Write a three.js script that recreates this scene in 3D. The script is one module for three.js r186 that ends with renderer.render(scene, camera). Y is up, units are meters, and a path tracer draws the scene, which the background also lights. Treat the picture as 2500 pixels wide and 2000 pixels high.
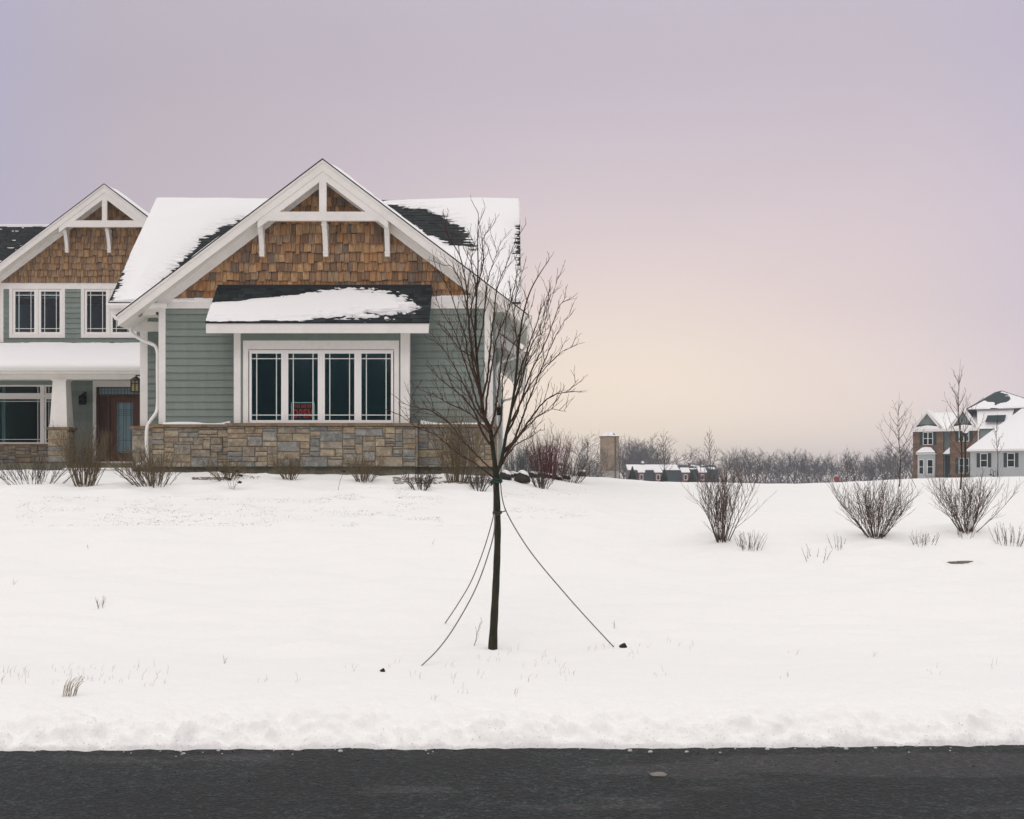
import * as THREE from 'three';
import { mergeGeometries } from 'three/addons/utils/BufferGeometryUtils.js';

// ---------------------------------------------------------------- camera, sky, sun, exposure
const EYE = 1.6, FOCAL = 2800;                       // eye height in metres, focal length for a 2500 x 2000 frame
const scene = new THREE.Scene();
const camera = new THREE.PerspectiveCamera(2 * Math.atan(1000 / FOCAL) * 180 / Math.PI, 1.25, 0.1, 3000);
camera.position.set(0, EYE, 0);
camera.lookAt(0, EYE, -10);
camera.setViewOffset(2500, 2000, 0, -180, 2500, 2000);   // rising front of the view camera
const renderer = new THREE.WebGLRenderer({ antialias: true });
renderer.setSize(1024, 819);
renderer.toneMapping = THREE.LinearToneMapping;
renderer.toneMappingExposure = 1.06;
renderer.shadowMap.enabled = true;

const lin = (r, g, b) => { const c = new THREE.Color().setRGB(r / 255, g / 255, b / 255, THREE.SRGBColorSpace); return [c.r, c.g, c.b]; };
const mix3 = (a, b, t) => [a[0] + (b[0] - a[0]) * t, a[1] + (b[1] - a[1]) * t, a[2] + (b[2] - a[2]) * t];
const sstep = (a, b, x) => { const t = Math.min(1, Math.max(0, (x - a) / (b - a))); return t * t * (3 - 2 * t); };
{
  const h2 = (x, y) => { const s = Math.sin(x * 127.1 + y * 311.7) * 43758.5453; return s - Math.floor(s); };
  const soft = (x, y) => { const a = Math.floor(x), b = Math.floor(y), u = sstep(0, 1, x - a), v = sstep(0, 1, y - b); return (h2(a, b) * (1 - u) + h2(a + 1, b) * u) * (1 - v) + (h2(a, b + 1) * (1 - u) + h2(a + 1, b + 1) * u) * v; };
  const cloud = (az, e) => { const x = 30 * Math.sin(az * Math.PI / 180) * Math.cos(e * Math.PI / 180), y = e; return 0.6 * soft(x * 0.22, y * 0.35 + x * 0.05) + 0.4 * soft(x * 0.5 + 9, y * 0.9); };
  const W = 1024, H = 512, data = new Float32Array(W * H * 4);
  const low = lin(240, 225, 222), mid = lin(215, 200, 206), high = lin(191, 182, 195), blue = lin(166, 170, 212), dusk = lin(179, 171, 181), warm = lin(252, 235, 214);
  for (let j = 0; j < H; j++) {
    const e = Math.max(0, ((j + 0.5) / H - 0.5) * 180);
    for (let i = 0; i < W; i++) {
      let az = ((i + 0.5) / W - 0.5) * 360 + 90;              // degrees right of the view direction
      if (az > 180) az -= 360;
      let c = e < 9 ? mix3(low, mid, sstep(0, 9, e)) : mix3(mid, high, sstep(9, 23, e));
      c = mix3(c, dusk, 0.75 * (1 - sstep(-24, 6, az)) * (1 - sstep(60, 130, Math.abs(az))));
      c = mix3(c, blue, (az < 0 ? 0.45 : 0.28) * sstep(17, 29, Math.abs(az)) * (1 - sstep(60, 130, Math.abs(az))) + 0.25 * sstep(60, 130, Math.abs(az)));
      const g = Math.exp(-Math.pow((az - 5) / 14, 2) - Math.pow((e - 2.5) / 7.5, 2));
      c = mix3(c, warm, 0.95 * g);
      const up = 1 + 0.8 * sstep(17, 75, e);                   // overcast skies brighten towards the zenith
      c = mix3(c, [0.67, 0.67, 0.63], 0.85 * sstep(18, 50, e));
      const veil = 1 + 0.03 * (cloud(az, e) - 0.5), k = (j * W + i) * 4;                                  // the deck is not quite even
      c = c.map((q) => q * veil);
      data[k] = c[0] * up; data[k + 1] = c[1] * up; data[k + 2] = c[2] * up; data[k + 3] = 1;
    }
  }
  const t = new THREE.DataTexture(data, W, H, THREE.RGBAFormat, THREE.FloatType);
  t.mapping = THREE.EquirectangularReflectionMapping; t.magFilter = THREE.LinearFilter; t.needsUpdate = true;
  scene.background = t; scene.environment = t;
}
const sun = new THREE.DirectionalLight(0xfff3e4, 0.5);
sun.position.set(-12, 36, 12);
sun.target.position.set(0, 0, -25);
sun.castShadow = true; sun.shadow.radius = 70;
Object.assign(sun.shadow.camera, { left: -60, right: 60, top: 60, bottom: -60, near: 1, far: 200 });
scene.add(sun, sun.target);
scene.fog = new THREE.FogExp2(0xd2d8e2, 0.0008);

// ---------------------------------------------------------------- helpers
const rngOf = (s) => () => { s = (s + 0x6d2b79f5) | 0; let t = Math.imul(s ^ (s >>> 15), 1 | s); t = (t + Math.imul(t ^ (t >>> 7), 61 | t)) ^ t; return ((t ^ (t >>> 14)) >>> 0) / 4294967296; };
const hash = (x, y) => { let h = Math.imul(x, 374761393) + Math.imul(y, 668265263); h = Math.imul(h ^ (h >>> 13), 1274126177); return ((h ^ (h >>> 16)) >>> 0) / 4294967296; };
function noise(x, y, px = 0, py = 0) {               // value noise 0..1, periodic if px, py are given
  const xi = Math.floor(x), yi = Math.floor(y), fx = x - xi, fy = y - yi, u = fx * fx * (3 - 2 * fx), v = fy * fy * (3 - 2 * fy);
  const w = (a, p) => (p ? ((a % p) + p) % p : a);
  const a = hash(w(xi, px), w(yi, py)), b = hash(w(xi + 1, px), w(yi, py)), c = hash(w(xi, px), w(yi + 1, py)), d = hash(w(xi + 1, px), w(yi + 1, py));
  return a + (b - a) * u + (c - a) * v + (a - b - c + d) * u * v;
}
const fbm = (x, y, n = 4) => { let s = 0, a = 0.5, q = 0; for (let i = 0; i < n; i++) { s += a * noise(x + i * 17.3, y - i * 9.1); q += a; a *= 0.5; x *= 2; y *= 2; } return s / q; };
const pfbm = (x, y, p, n = 4) => { let s = 0, a = 0.5, q = 0; for (let i = 0; i < n; i++) { s += a * noise(x, y, p, p); q += a; a *= 0.55; x *= 2; y *= 2; p *= 2; } return s / q; };
function tex(size, fn, srgb, rx = 1, ry = 1) {       // fn(u, v) -> number or [r, g, b], 0..1
  const data = new Uint8Array(size * size * 4);
  for (let j = 0; j < size; j++) for (let i = 0; i < size; i++) {
    const c = fn(i / size, j / size), k = (j * size + i) * 4, a = Array.isArray(c) ? c : [c, c, c];
    for (let q = 0; q < 3; q++) data[k + q] = Math.max(0, Math.min(255, a[q] * 255));
    data[k + 3] = 255;
  }
  const t = new THREE.DataTexture(data, size, size);
  t.wrapS = t.wrapT = THREE.RepeatWrapping; t.magFilter = THREE.LinearFilter; t.repeat.set(rx, ry);
  if (srgb) t.colorSpace = THREE.SRGBColorSpace;
  t.needsUpdate = true;
  return t;
}
const std = (color, roughness = 0.8, extra = {}) => new THREE.MeshStandardMaterial({ color, roughness, ...extra });
const used = new Map();
function numbered(name) { const n = used.get(name) ?? -1; used.set(name, n + 1); return n < 0 ? name : name + '_' + String(n + 1).padStart(3, '0'); }
const shade = (o) => { o.castShadow = o.receiveShadow = true; return o; };
function thing(name, label, category, pos, group) {
  const o = new THREE.Group(); o.name = numbered(name); o.position.set(...pos); o.userData = { label, category };
  if (group) o.userData.group = group;
  scene.add(o); return o;
}
function single(name, geo, mat, label, category, group) {       // a thing that is one mesh, geometry in world coordinates
  geo.computeBoundingBox(); const b = geo.boundingBox, c = [(b.min.x + b.max.x) / 2, b.min.y, (b.min.z + b.max.z) / 2];
  geo.translate(-c[0], -c[1], -c[2]);
  const o = shade(new THREE.Mesh(geo, mat)); o.name = numbered(name); o.position.set(...c); o.userData = { label, category };
  if (group) o.userData.group = group;
  scene.add(o); return o;
}
function ground(name, geo, mat, kind = 'structure') { const o = shade(new THREE.Mesh(geo, mat)); o.name = name; o.userData = { kind }; scene.add(o); return o; }
// a part whose geometry is given in world coordinates; children of a part may use world coordinates as they stand
function part(parent, name, geo, mat, extra) {
  const o = shade(new THREE.Mesh(Array.isArray(geo) ? join(geo) : geo, mat)); o.name = name;
  if (parent.isGroup) o.position.copy(parent.position).negate();
  if (extra) Object.assign(o.userData, extra);
  parent.add(o); return o;
}
const flat = (g) => { const n = g.index ? g.toNonIndexed() : g; for (const k of Object.keys(n.attributes)) if (!['position', 'normal', 'uv', 'color'].includes(k)) n.deleteAttribute(k); n.clearGroups(); return n; };
const join = (list) => mergeGeometries(list.map(flat), false);
function box(x0, x1, y0, y1, d0, d1) {               // d is the distance in front of the camera: z = -d
  const w = x1 - x0, h = y1 - y0, l = d1 - d0, g = new THREE.BoxGeometry(w, h, l), uv = g.attributes.uv;
  const s = [[l, h], [l, h], [w, l], [w, l], [w, h], [w, h]];
  for (let i = 0; i < 24; i++) uv.setXY(i, uv.getX(i) * s[i >> 2][0] + x0, uv.getY(i) * s[i >> 2][1] + y0);
  return g.translate((x0 + x1) / 2, (y0 + y1) / 2, -(d0 + d1) / 2);
}
const shapeOf = (pts) => new THREE.Shape(pts.map((p) => new THREE.Vector2(p[0], p[1])));
const prismZ = (pts, d0, d1) => new THREE.ExtrudeGeometry(shapeOf(pts), { depth: d1 - d0, bevelEnabled: false }).translate(0, 0, -d1);   // pts in (x, y)
const prismX = (pts, x0, x1) => new THREE.ExtrudeGeometry(shapeOf(pts), { depth: x1 - x0, bevelEnabled: false })                          // pts in (d, y)
  .applyMatrix4(new THREE.Matrix4().makeBasis(new THREE.Vector3(0, 0, -1), new THREE.Vector3(0, 1, 0), new THREE.Vector3(1, 0, 0))).translate(x0, 0, 0);
// a point seen at a place of the frame, at distance d
const at = (px, py, d) => new THREE.Vector3((px - 1250) / FOCAL * d, EYE + (1180 - py) / FOCAL * d, -d);
const ax = (px, d) => (px - 1250) / FOCAL * d, ay = (py, d) => EYE + (1180 - py) / FOCAL * d;

class Tubes {                                        // many tapered tubes gathered into one geometry
  constructor() { this.p = []; this.n = []; this.uv = []; this.i = []; }
  add(pts, radii, sides = 5) {
    const m = pts.length, base = this.p.length / 3, T = new THREE.Vector3(), A = new THREE.Vector3(), B = new THREE.Vector3(), ref = new THREE.Vector3();
    let run = 0;
    for (let k = 0; k < m; k++) {
      T.subVectors(pts[Math.min(m - 1, k + 1)], pts[Math.max(0, k - 1)]).normalize();
      if (k === 0) { ref.set(Math.abs(T.y) > 0.9 ? 1 : 0, Math.abs(T.y) > 0.9 ? 0 : 1, 0.13); } 
      A.crossVectors(T, ref).normalize(); B.crossVectors(T, A); ref.copy(B).negate(); 
      A.crossVectors(T, ref).normalize(); B.crossVectors(T, A);
      if (k) run += pts[k].distanceTo(pts[k - 1]);
      for (let s = 0; s <= sides; s++) {
        const a = s / sides * Math.PI * 2, c = Math.cos(a), q = Math.sin(a), nx = A.x * c + B.x * q, ny = A.y * c + B.y * q, nz = A.z * c + B.z * q;
        this.p.push(pts[k].x + nx * radii[k], pts[k].y + ny * radii[k], pts[k].z + nz * radii[k]); this.n.push(nx, ny, nz); this.uv.push(s / sides * radii[0] * 6.28, run);
      }
    }
    for (let k = 0; k < m - 1; k++) for (let s = 0; s < sides; s++) {
      const a = base + k * (sides + 1) + s, b = a + sides + 1;
      this.i.push(a, a + 1, b, b, a + 1, b + 1);
    }
    const cap = (k, flip) => { const c0 = base + k * (sides + 1); for (let s = 1; s < sides - 1; s++) flip ? this.i.push(c0, c0 + s + 1, c0 + s) : this.i.push(c0, c0 + s, c0 + s + 1); };
    if (radii[m - 1] > 0.004) cap(m - 1, false);
    if (radii[0] > 0.004) cap(0, true);
    return this;
  }
  get count() { return this.i.length / 3; }
  geo() {
    const g = new THREE.BufferGeometry();
    g.setAttribute('position', new THREE.Float32BufferAttribute(this.p, 3)); g.setAttribute('normal', new THREE.Float32BufferAttribute(this.n, 3));
    g.setAttribute('uv', new THREE.Float32BufferAttribute(this.uv, 2)); g.setIndex(this.i); return g;
  }
}
const curve = (pts, n) => new THREE.CatmullRomCurve3(pts, false, 'centripetal').getPoints(n);
const tubeOf = (pts, r, n = 24, sides = 8) => { const c = curve(pts, n); return new Tubes().add(c, c.map(() => r), sides).geo(); };
// a layer of snow on a plane: o + u*a + v*b, thickness h(a, b) along n; where h is not positive there is none
function snowSheet(o, u, v, n, U, V, nu, nv, h) {
  const P = [], I = [], hs = new Float32Array((nu + 1) * (nv + 1)), UV = [];
  for (let j = 0; j <= nv; j++) for (let i = 0; i <= nu; i++) {
    const a = i / nu * U, b = j / nv * V, k = j * (nu + 1) + i, edge = (i === 0 || j === 0 || i === nu || j === nv);
    let t = h(a, b); hs[k] = t; t = Math.max(edge ? -0.01 : t, -0.012); if (edge) t = -0.012;
    P.push(o.x + u.x * a + v.x * b + n.x * t, o.y + u.y * a + v.y * b + n.y * t, o.z + u.z * a + v.z * b + n.z * t); UV.push(a, b);
  }
  const W = nu + 1;
  for (let j = 0; j < nv; j++) for (let i = 0; i < nu; i++) {
    const k = j * W + i;
    if (Math.max(hs[k], hs[k + 1], hs[k + W], hs[k + W + 1]) > -0.002) I.push(k, k + 1, k + W, k + 1, k + W + 1, k + W);
  }
  const g = new THREE.BufferGeometry(); g.setAttribute('position', new THREE.Float32BufferAttribute(P, 3)); g.setAttribute('uv', new THREE.Float32BufferAttribute(UV, 2)); g.setIndex(I); g.computeVertexNormals();
  return g;
}
function polySD(pts, x, y) {                          // signed distance to a polygon, negative inside
  let d = 1e9, s = false;
  for (let i = 0, j = pts.length - 1; i < pts.length; j = i++) {
    const [xi, yi] = pts[i], [xj, yj] = pts[j], ex = xj - xi, ey = yj - yi, t = Math.max(0, Math.min(1, ((x - xi) * ex + (y - yi) * ey) / (ex * ex + ey * ey)));
    d = Math.min(d, Math.hypot(x - xi - ex * t, y - yi - ey * t));
    if ((yi > y) !== (yj > y) && x < (xj - xi) * (y - yi) / (yj - yi) + xi) s = !s;
  }
  return s ? -d : d;
}

// ---------------------------------------------------------------- materials
const M = {};
{
  const grainTex = tex(256, (u, v) => { const g = pfbm(u * 64, v * 3, 64, 3) * 0.55 + pfbm(u * 16, v * 4, 16, 4) * 0.45; const k = 0.48 + 0.75 * g; return [k, k * 0.98, k * 0.95]; }, true);
  const grainBump = tex(256, (u, v) => pfbm(u * 64, v * 3, 64, 3), false);
  const mottle = tex(256, (u, v) => { const n = pfbm(u * 6, v * 6, 6, 6), s = pfbm(u * 48, v * 48, 48, 2), w = pfbm(u * 3 + 5, v * 9, 9, 4); const k = 0.5 + 0.42 * n + 0.2 * s; return [k + 0.08 * (w - 0.5), k, k - 0.10 * (w - 0.5)]; }, true);
  const rough = tex(256, (u, v) => pfbm(u * 24, v * 24, 24, 4), false);
  const granule = tex(256, (u, v) => { const k = 0.55 + 0.55 * pfbm(u * 90, v * 90, 90, 2) + 0.25 * (pfbm(u * 7, v * 7, 7, 3) - 0.5); return [k, k, k]; }, true);
  const soil = tex(512, (u, v) => { const a = pfbm(u * 5, v * 5, 5, 6), b = pfbm(u * 40, v * 40, 40, 2); const k = 0.93 + 0.07 * a + 0.02 * b; return [k, k, k]; }, true);
  const rep = (t, x, y = x) => { const c = t.clone(); c.repeat.set(x, y); c.needsUpdate = true; return c; };
  M.white = std(0xefebe4, 0.62, { map: rep(soil, 0.5, 0.5) });
  M.vinyl = std(0xf0ede8, 0.45);
  M.muntin = std(0xdadfd6, 0.5);
  M.siding = [0x7f8a82, 0x828d85, 0x7b867e].map((c) => std(c, 0.75, { map: rep(soil, 0.7, 2.2), bumpMap: rep(grainBump, 0.4, 4), bumpScale: 0.0006 }));
  M.sidingPlain = std(0x7f8a82, 0.8);
  const shakeCols = [0xa68460, 0xb8946c, 0x856a52, 0xc8a278, 0x967a60, 0x837365, 0xb68b60, 0xac9276];
  M.shake = shakeCols.map((c, i) => { const m = rep(grainTex, 3.2, 1.1); m.offset.set(i * 0.13, i * 0.29); return std(c, 0.85, { map: m, bumpMap: rep(grainBump, 3.2, 1.1), bumpScale: 0.004 }); });
  M.shakeFresh = std(0xb08050, 0.8, { map: rep(grainTex, 3.2, 1.1) });
  const stoneCols = [0xc0b196, 0xc4b598, 0xb8ae9c, 0xaaaaa2, 0xb4b1a6, 0xbcae98, 0xcabb9c, 0xa4a6a0, 0xb6ab98, 0xc0ac90];
  M.stone = stoneCols.map((c, i) => { const m = rep(mottle, 1.4, 1.4); m.offset.set(i * 0.17, i * 0.31); return std(c, 0.9, { map: m, bumpMap: rep(rough, 2.2), bumpScale: 0.012 }); });
  M.mortar = std(0x8f8775, 0.95, { map: rep(mottle, 2), bumpMap: rep(rough, 5), bumpScale: 0.006 });
  M.cap = std(0xa08d70, 0.9, { map: rep(mottle, 1.1), bumpMap: rep(rough, 4), bumpScale: 0.006 });
  M.concrete = std(0x8a846f, 0.92, { map: rep(mottle, 0.7), bumpMap: rep(rough, 3), bumpScale: 0.004 });
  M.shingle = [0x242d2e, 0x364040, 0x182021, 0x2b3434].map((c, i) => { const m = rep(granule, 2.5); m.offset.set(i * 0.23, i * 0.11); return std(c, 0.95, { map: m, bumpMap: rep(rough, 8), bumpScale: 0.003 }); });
  M.shingleVary = std(0xffffff, 0.95, { map: rep(granule, 2.5), vertexColors: true });
  M.shingleEdge = std(0x23282a, 0.95);
  M.snow = std(0xf6f5f2, 0.95, { bumpMap: rep(rough, 2.2), bumpScale: 0.006 });
  M.roofSnow = std(0xf6f5f4, 0.95, { bumpMap: rep(rough, 3), bumpScale: 0.006 });
  M.glass = new THREE.MeshPhysicalMaterial({ color: 0xbfe0e0, roughness: 0.02, transmission: 1, thickness: 0, ior: 1.5 });
  M.room = std(0x94ccd6, 0.95);
  M.wood = std(0x6b3f22, 0.5, { map: rep(grainTex, 2, 0.7) });
  M.woodDark = std(0x4a2c1a, 0.55, { map: rep(grainTex, 2, 0.7) });
  M.black = std(0x101112, 0.5, { metalness: 0.2 });
  M.amber = std(0x8d8050, 0.35);
  M.lead = new THREE.MeshPhysicalMaterial({ color: 0x7c99a0, roughness: 0.28 });
  M.leadLine = std(0x2c3a3e, 0.5);
  M.bark = std(0x37351f, 0.9, { map: rep(mottle, 3, 2), bumpMap: rep(rough, 10, 5), bumpScale: 0.006 });
  M.twig = std(0x402c1d, 0.85);
  M.twigGrey = std(0x4c433d, 0.9);
  M.shrubA = std(0x64573f, 0.9);
  M.shrubB = std(0x513f31, 0.9);
  M.dogwood = std(0x643c39, 0.8);
  M.farBark = std(0x4f4a45, 0.95);
  M.farBark2 = std(0x565049, 0.95);
  M.needles = std(0x33432a, 0.9);
  M.rope = std(0x6e6a60, 0.9);
  M.strap = std(0x1d3b33, 0.7);
  M.rock = std(0x4a4640, 0.95, { map: rep(mottle, 2), bumpMap: rep(rough, 3), bumpScale: 0.02 });
  M.dirt = std(0x332b22, 1);
  M.straw = std(0xa1947e, 0.9);
  M.weed = std(0x5c5246, 0.9);
  M.brick = std(0x93785f, 0.95, { map: rep(mottle, 0.8) });
  M.teal = std(0x86918c, 0.9, { map: rep(soil, 0.3) });
  M.palesiding = std(0xa9adac, 0.85);
  M.shutter = std(0x1f2f30, 0.7);
  M.redwood = std(0x6e3f3b, 0.9);
  M.silo = std(0xb79d7a, 0.9, { map: rep(mottle, 0.16, 0.3) });
  M.siloBase = std(0xa19b92, 0.9);
  M.darkroof = std(0x2e3a3b, 0.95);
  M.globe = std(0xf2f0ec, 0.35);
  M.darkPane = new THREE.MeshPhysicalMaterial({ color: 0x14211f, roughness: 0.05 });
  M.rough = rough; M.mottle = mottle; M.rep = rep;
}
console.log('materials');

// ---------------------------------------------------------------- road and snow-covered ground
const lerpTable = (tab, x) => {
  if (x <= tab[0][0]) return tab[0][1];
  for (let i = 1; i < tab.length; i++) if (x <= tab[i][0]) {                 // monotone-ish cubic through the table
    const [x0, y0] = tab[i - 1], [x1, y1] = tab[i], p = tab[i - 2] ?? tab[i - 1], n = tab[i + 1] ?? tab[i], h = x1 - x0;
    const m0 = (y1 - p[1]) / Math.max(1e-6, x1 - p[0]) * h, m1 = (n[1] - y0) / Math.max(1e-6, n[0] - x0) * h, t = (x - x0) / h, t2 = t * t, t3 = t2 * t;
    return y0 * (2 * t3 - 3 * t2 + 1) + m0 * (t3 - 2 * t2 + t) + y1 * (-2 * t3 + 3 * t2) + m1 * (t3 - t2);
  }
  return tab[tab.length - 1][1];
};
const LEFT = [[6, 0.1], [7.4, 0.15], [8.2, 0.16], [9.5, 0.06], [11, 0], [13, 0.13], [15, 0.33], [18, 0.72], [20.5, 1.02], [23, 1.38], [25, 1.62], [26.3, 1.77], [27.3, 1.82], [29, 1.86], [33, 1.92], [37, 2.0], [45, 2.0], [70, 1.2], [120, 0], [250, -0.6], [900, -0.6]];
const RIGHT = [[6, 0.1], [7.4, 0.15], [8.2, 0.16], [9.5, 0.06], [11, 0], [13, 0.06], [15, 0.14], [18, 0.33], [19.5, 0.47], [20.5, 0.62], [21.5, 0.74], [25, 1.05], [30, 1.34], [36, 1.46], [40, 1.5], [46, 1.6], [52, 1.5], [70, 0.8], [120, -0.3], [250, -0.8], [900, -0.8]];
const CREST = [[0, 0.06], [5.7, 0.07], [8, 0.0], [10.3, -0.035], [13, 0.02], [17, 0.2], [24, 0.26], [60, 0.26]];
const edgeOf = (x) => 6.9 + 0.02 * x + 0.1 * (fbm(x * 1.1 + 3, 2.2, 3) - 0.5) + 0.08 * (fbm(x * 5, 7.7, 3) - 0.5) + 0.05 * (fbm(x * 17, 1.7, 2) - 0.5);
function H(x, d) {
  const w = sstep(-1.5, 3.2, x);
  let y = lerpTable(LEFT, d) * (1 - w) + (lerpTable(RIGHT, d) + lerpTable(CREST, x) * sstep(34, 46, d) * (1 - sstep(60, 90, d))) * w;
  y += sstep(26, 34, d) * (1 - sstep(50, 70, d)) * 0.16 * sstep(-1, 1.5, x) * (1 - sstep(3, 6, x));    // bed behind the house corner
  y += (fbm(x * 0.35 + 9, d * 0.55, 3) - 0.5) * 0.26 * sstep(11.5, 14, d) * (1 - sstep(24, 28, d) * 0.6);
  y += (fbm(x * 1.1 + 4, d * 3.4 + 7, 3) - 0.5) * 0.13 * sstep(9, 13, d) * (1 - sstep(30, 60, d));
  y += (Math.abs(fbm(x * 0.6 + 31, d * 1.5, 3) - 0.5) * 2 - 0.35) * 0.14 * sstep(16, 19, d) * (1 - sstep(25.5, 27, d));       // wind-cut drifts
  y += (fbm(x * 0.9 + 11, d * 1.7, 2) - 0.5) * 0.12 * sstep(9, 12, d) * (1 - sstep(17, 20, d));
  y -= 0.05 * Math.exp(-((x + 0.186) ** 2 + (d - 11.0) ** 2) / 0.014);                                             // melt ring of the trunk
  y -= 0.17 * Math.exp(-Math.pow((x - 7.28) / 0.25, 4) - Math.pow((d - 18.52) / 0.26, 2));            // hollow in front of the slab
  const t = d - edgeOf(x), near = 1 - sstep(0.1, 1.6, t), nearer = 1 - sstep(0.05, 0.45, t);
  y += (fbm(x * 3.1, d * 4, 4) - 0.5) * 0.11 * near + (fbm(x * 11 + 5, d * 13, 3) - 0.5) * (0.05 * near + 0.12 * nearer) + (fbm(x * 30, d * 34, 2) - 0.5) * 0.04 * (0.2 * near + nearer);
  y += (fbm(x * 2.2 + 1, d * 2.6, 3) - 0.5) * 0.06 * (1 - near) * (1 - sstep(11, 16, d));
  return y;
}
function bankY(x, d) {                                // the ploughed edge rounds down to the road
  const t = d - edgeOf(x);
  return H(x, d) * (1 - Math.pow(1 - Math.min(1, Math.max(0, t) / 0.42), 2.6)) * (0.75 + 0.5 * fbm(x * 13, d * 15, 2) * (1 - sstep(0.05, 0.35, t)) + 0.25 * sstep(0.05, 0.35, t) - 0.0) - 0.03 * (1 - sstep(0, 0.03, t)) ;
}
function ground_at(px, py) {                          // the place on the snow seen there
  let d = 7.2;
  for (; d < 90; d += 0.02) { const p = at(px, py, d); if (p.y <= H(p.x, d)) break; }
  const p = at(px, py, d); p.y = H(p.x, d); return p;
}
{
  const xs = [], ds = [];
  const run = (list, a, b, s) => { const n = Math.max(1, Math.round((b - a) / s)); for (let i = 0; i < n; i++) list.push(a + (b - a) * i / n); };
  run(xs, -700, -60, 40); run(xs, -60, -26, 2); run(xs, -26, -8, 0.16); run(xs, -8, -3.6, 0.07); run(xs, -3.6, 3.6, 0.024); run(xs, 3.6, 8, 0.07); run(xs, 8, 30, 0.16); run(xs, 30, 60, 2); run(xs, 60, 700, 40); xs.push(700);
  run(ds, 0, 0.06, 0.012); run(ds, 0.06, 0.6, 0.022); run(ds, 0.6, 2.2, 0.03); run(ds, 2.2, 7, 0.06); run(ds, 7, 24, 0.11); run(ds, 24, 56, 0.3); run(ds, 56, 120, 4); run(ds, 120, 900, 40); ds.push(900);
  const nx = xs.length, nd = ds.length, P = new Float32Array(nx * nd * 3), UV = new Float32Array(nx * nd * 2), I = new Uint32Array((nx - 1) * (nd - 1) * 6);
  for (let j = 0, k = 0; j < nd; j++) for (let i = 0; i < nx; i++, k++) {
    const x = xs[i], d = ds[j] + (Math.abs(x) < 60 ? edgeOf(x) : 6.9);
    P[k * 3] = x; P[k * 3 + 1] = ds[j] < 0.43 ? bankY(x, d) : H(x, d); P[k * 3 + 2] = -d; UV[k * 2] = x; UV[k * 2 + 1] = d;
  }
  for (let j = 0, q = 0; j < nd - 1; j++) for (let i = 0; i < nx - 1; i++) { const a = j * nx + i; I[q++] = a; I[q++] = a + 1; I[q++] = a + nx; I[q++] = a + 1; I[q++] = a + nx + 1; I[q++] = a + nx; }
  const g = new THREE.BufferGeometry(); g.setAttribute('position', new THREE.BufferAttribute(P, 3)); g.setAttribute('uv', new THREE.BufferAttribute(UV, 2)); g.setIndex(new THREE.BufferAttribute(I, 1)); g.computeVertexNormals();
  ground('snow_ground', g, M.snow);
  console.log('snow', nx, nd);
  const size = 2048;
  const asphalt = tex(size, (u, v) => {
    const s = pfbm(u * 700, v * 700, 700, 1), c = pfbm(u * 230 + 3, v * 230, 230, 2), l = pfbm(u * 14, v * 14, 14, 4), x = (u - 0.5) * 7, d = 7 - v * 7;
    const film = sstep(0.42, 0.6, pfbm(u * 7 + 2, v * 21, 21, 3) + 0.5 * sstep(-0.4, 1.8, x) * sstep(6.15, 6.5, d) * (1 - sstep(6.7, 6.86, d)) - 0.19);   // dried salt and grit left by the plough
    const k = 0.07 + 0.3 * (s - 0.5) + 0.24 * (c - 0.5) + 0.12 * (l - 0.5), q = hash(Math.floor(u * 900), Math.floor(v * 900)) > 0.992 ? 0.14 : 0, g = Math.max(0.03, k) * (1 - 0.35 * film) + 0.13 * film;
    return [g * (0.82 + 0.18 * film) + q, g + q, g * (0.99 + 0.02 * film) + q];
  }, true, 1 / 7, 1 / 7);
  const bump = tex(size, (u, v) => pfbm(u * 700, v * 700, 700, 1) * 0.5 + pfbm(u * 230 + 3, v * 230, 230, 2) * 0.5, false, 1 / 7, 1 / 7);
  const road = new THREE.PlaneGeometry(140, 13, 1, 1).rotateX(-Math.PI / 2).translate(0, 0, -0.9);
  for (let i = 0, uv = road.attributes.uv; i < 4; i++) uv.setXY(i, road.attributes.position.getX(i) + 3.5, road.attributes.position.getZ(i) + 7);
  ground('road', road, std(0xffffff, 0.82, { map: asphalt, bumpMap: bump, bumpScale: 0.012 }));
  const verge = new THREE.PlaneGeometry(1400, 300, 40, 20).rotateX(-Math.PI / 2).translate(0, 0.08, 155.5);
  ground('snow_verge', verge, M.snow);
}
console.log('ground');

// ---------------------------------------------------------------- the house
const V3 = (x, y, z) => new THREE.Vector3(x, y, z);
const house = thing('craftsman_house', 'sage green house with cedar shake gables, white trim and stone base', 'house', [-8, 1.7, -30]);
const rs = rngOf(11);
// lapped boards between x0 and x1 on a wall whose face is at distance d; cut(y) may narrow a row
function siding(parent, x0, x1, y0, y1, d, name = 'siding_board') {
  const e = 0.178;
  for (let y = y0, k = 0; y < y1 - 0.01; y += e, k++) {
    const top = Math.min(y1, y + e + 0.01);
    const g = prismX([[d, y + 0.004], [d - 0.036, y], [d - 0.006, top], [d, top]], x0, x1);
    part(parent, name, g, M.siding[Math.floor(rs() * 3)]);
  }
}
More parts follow.
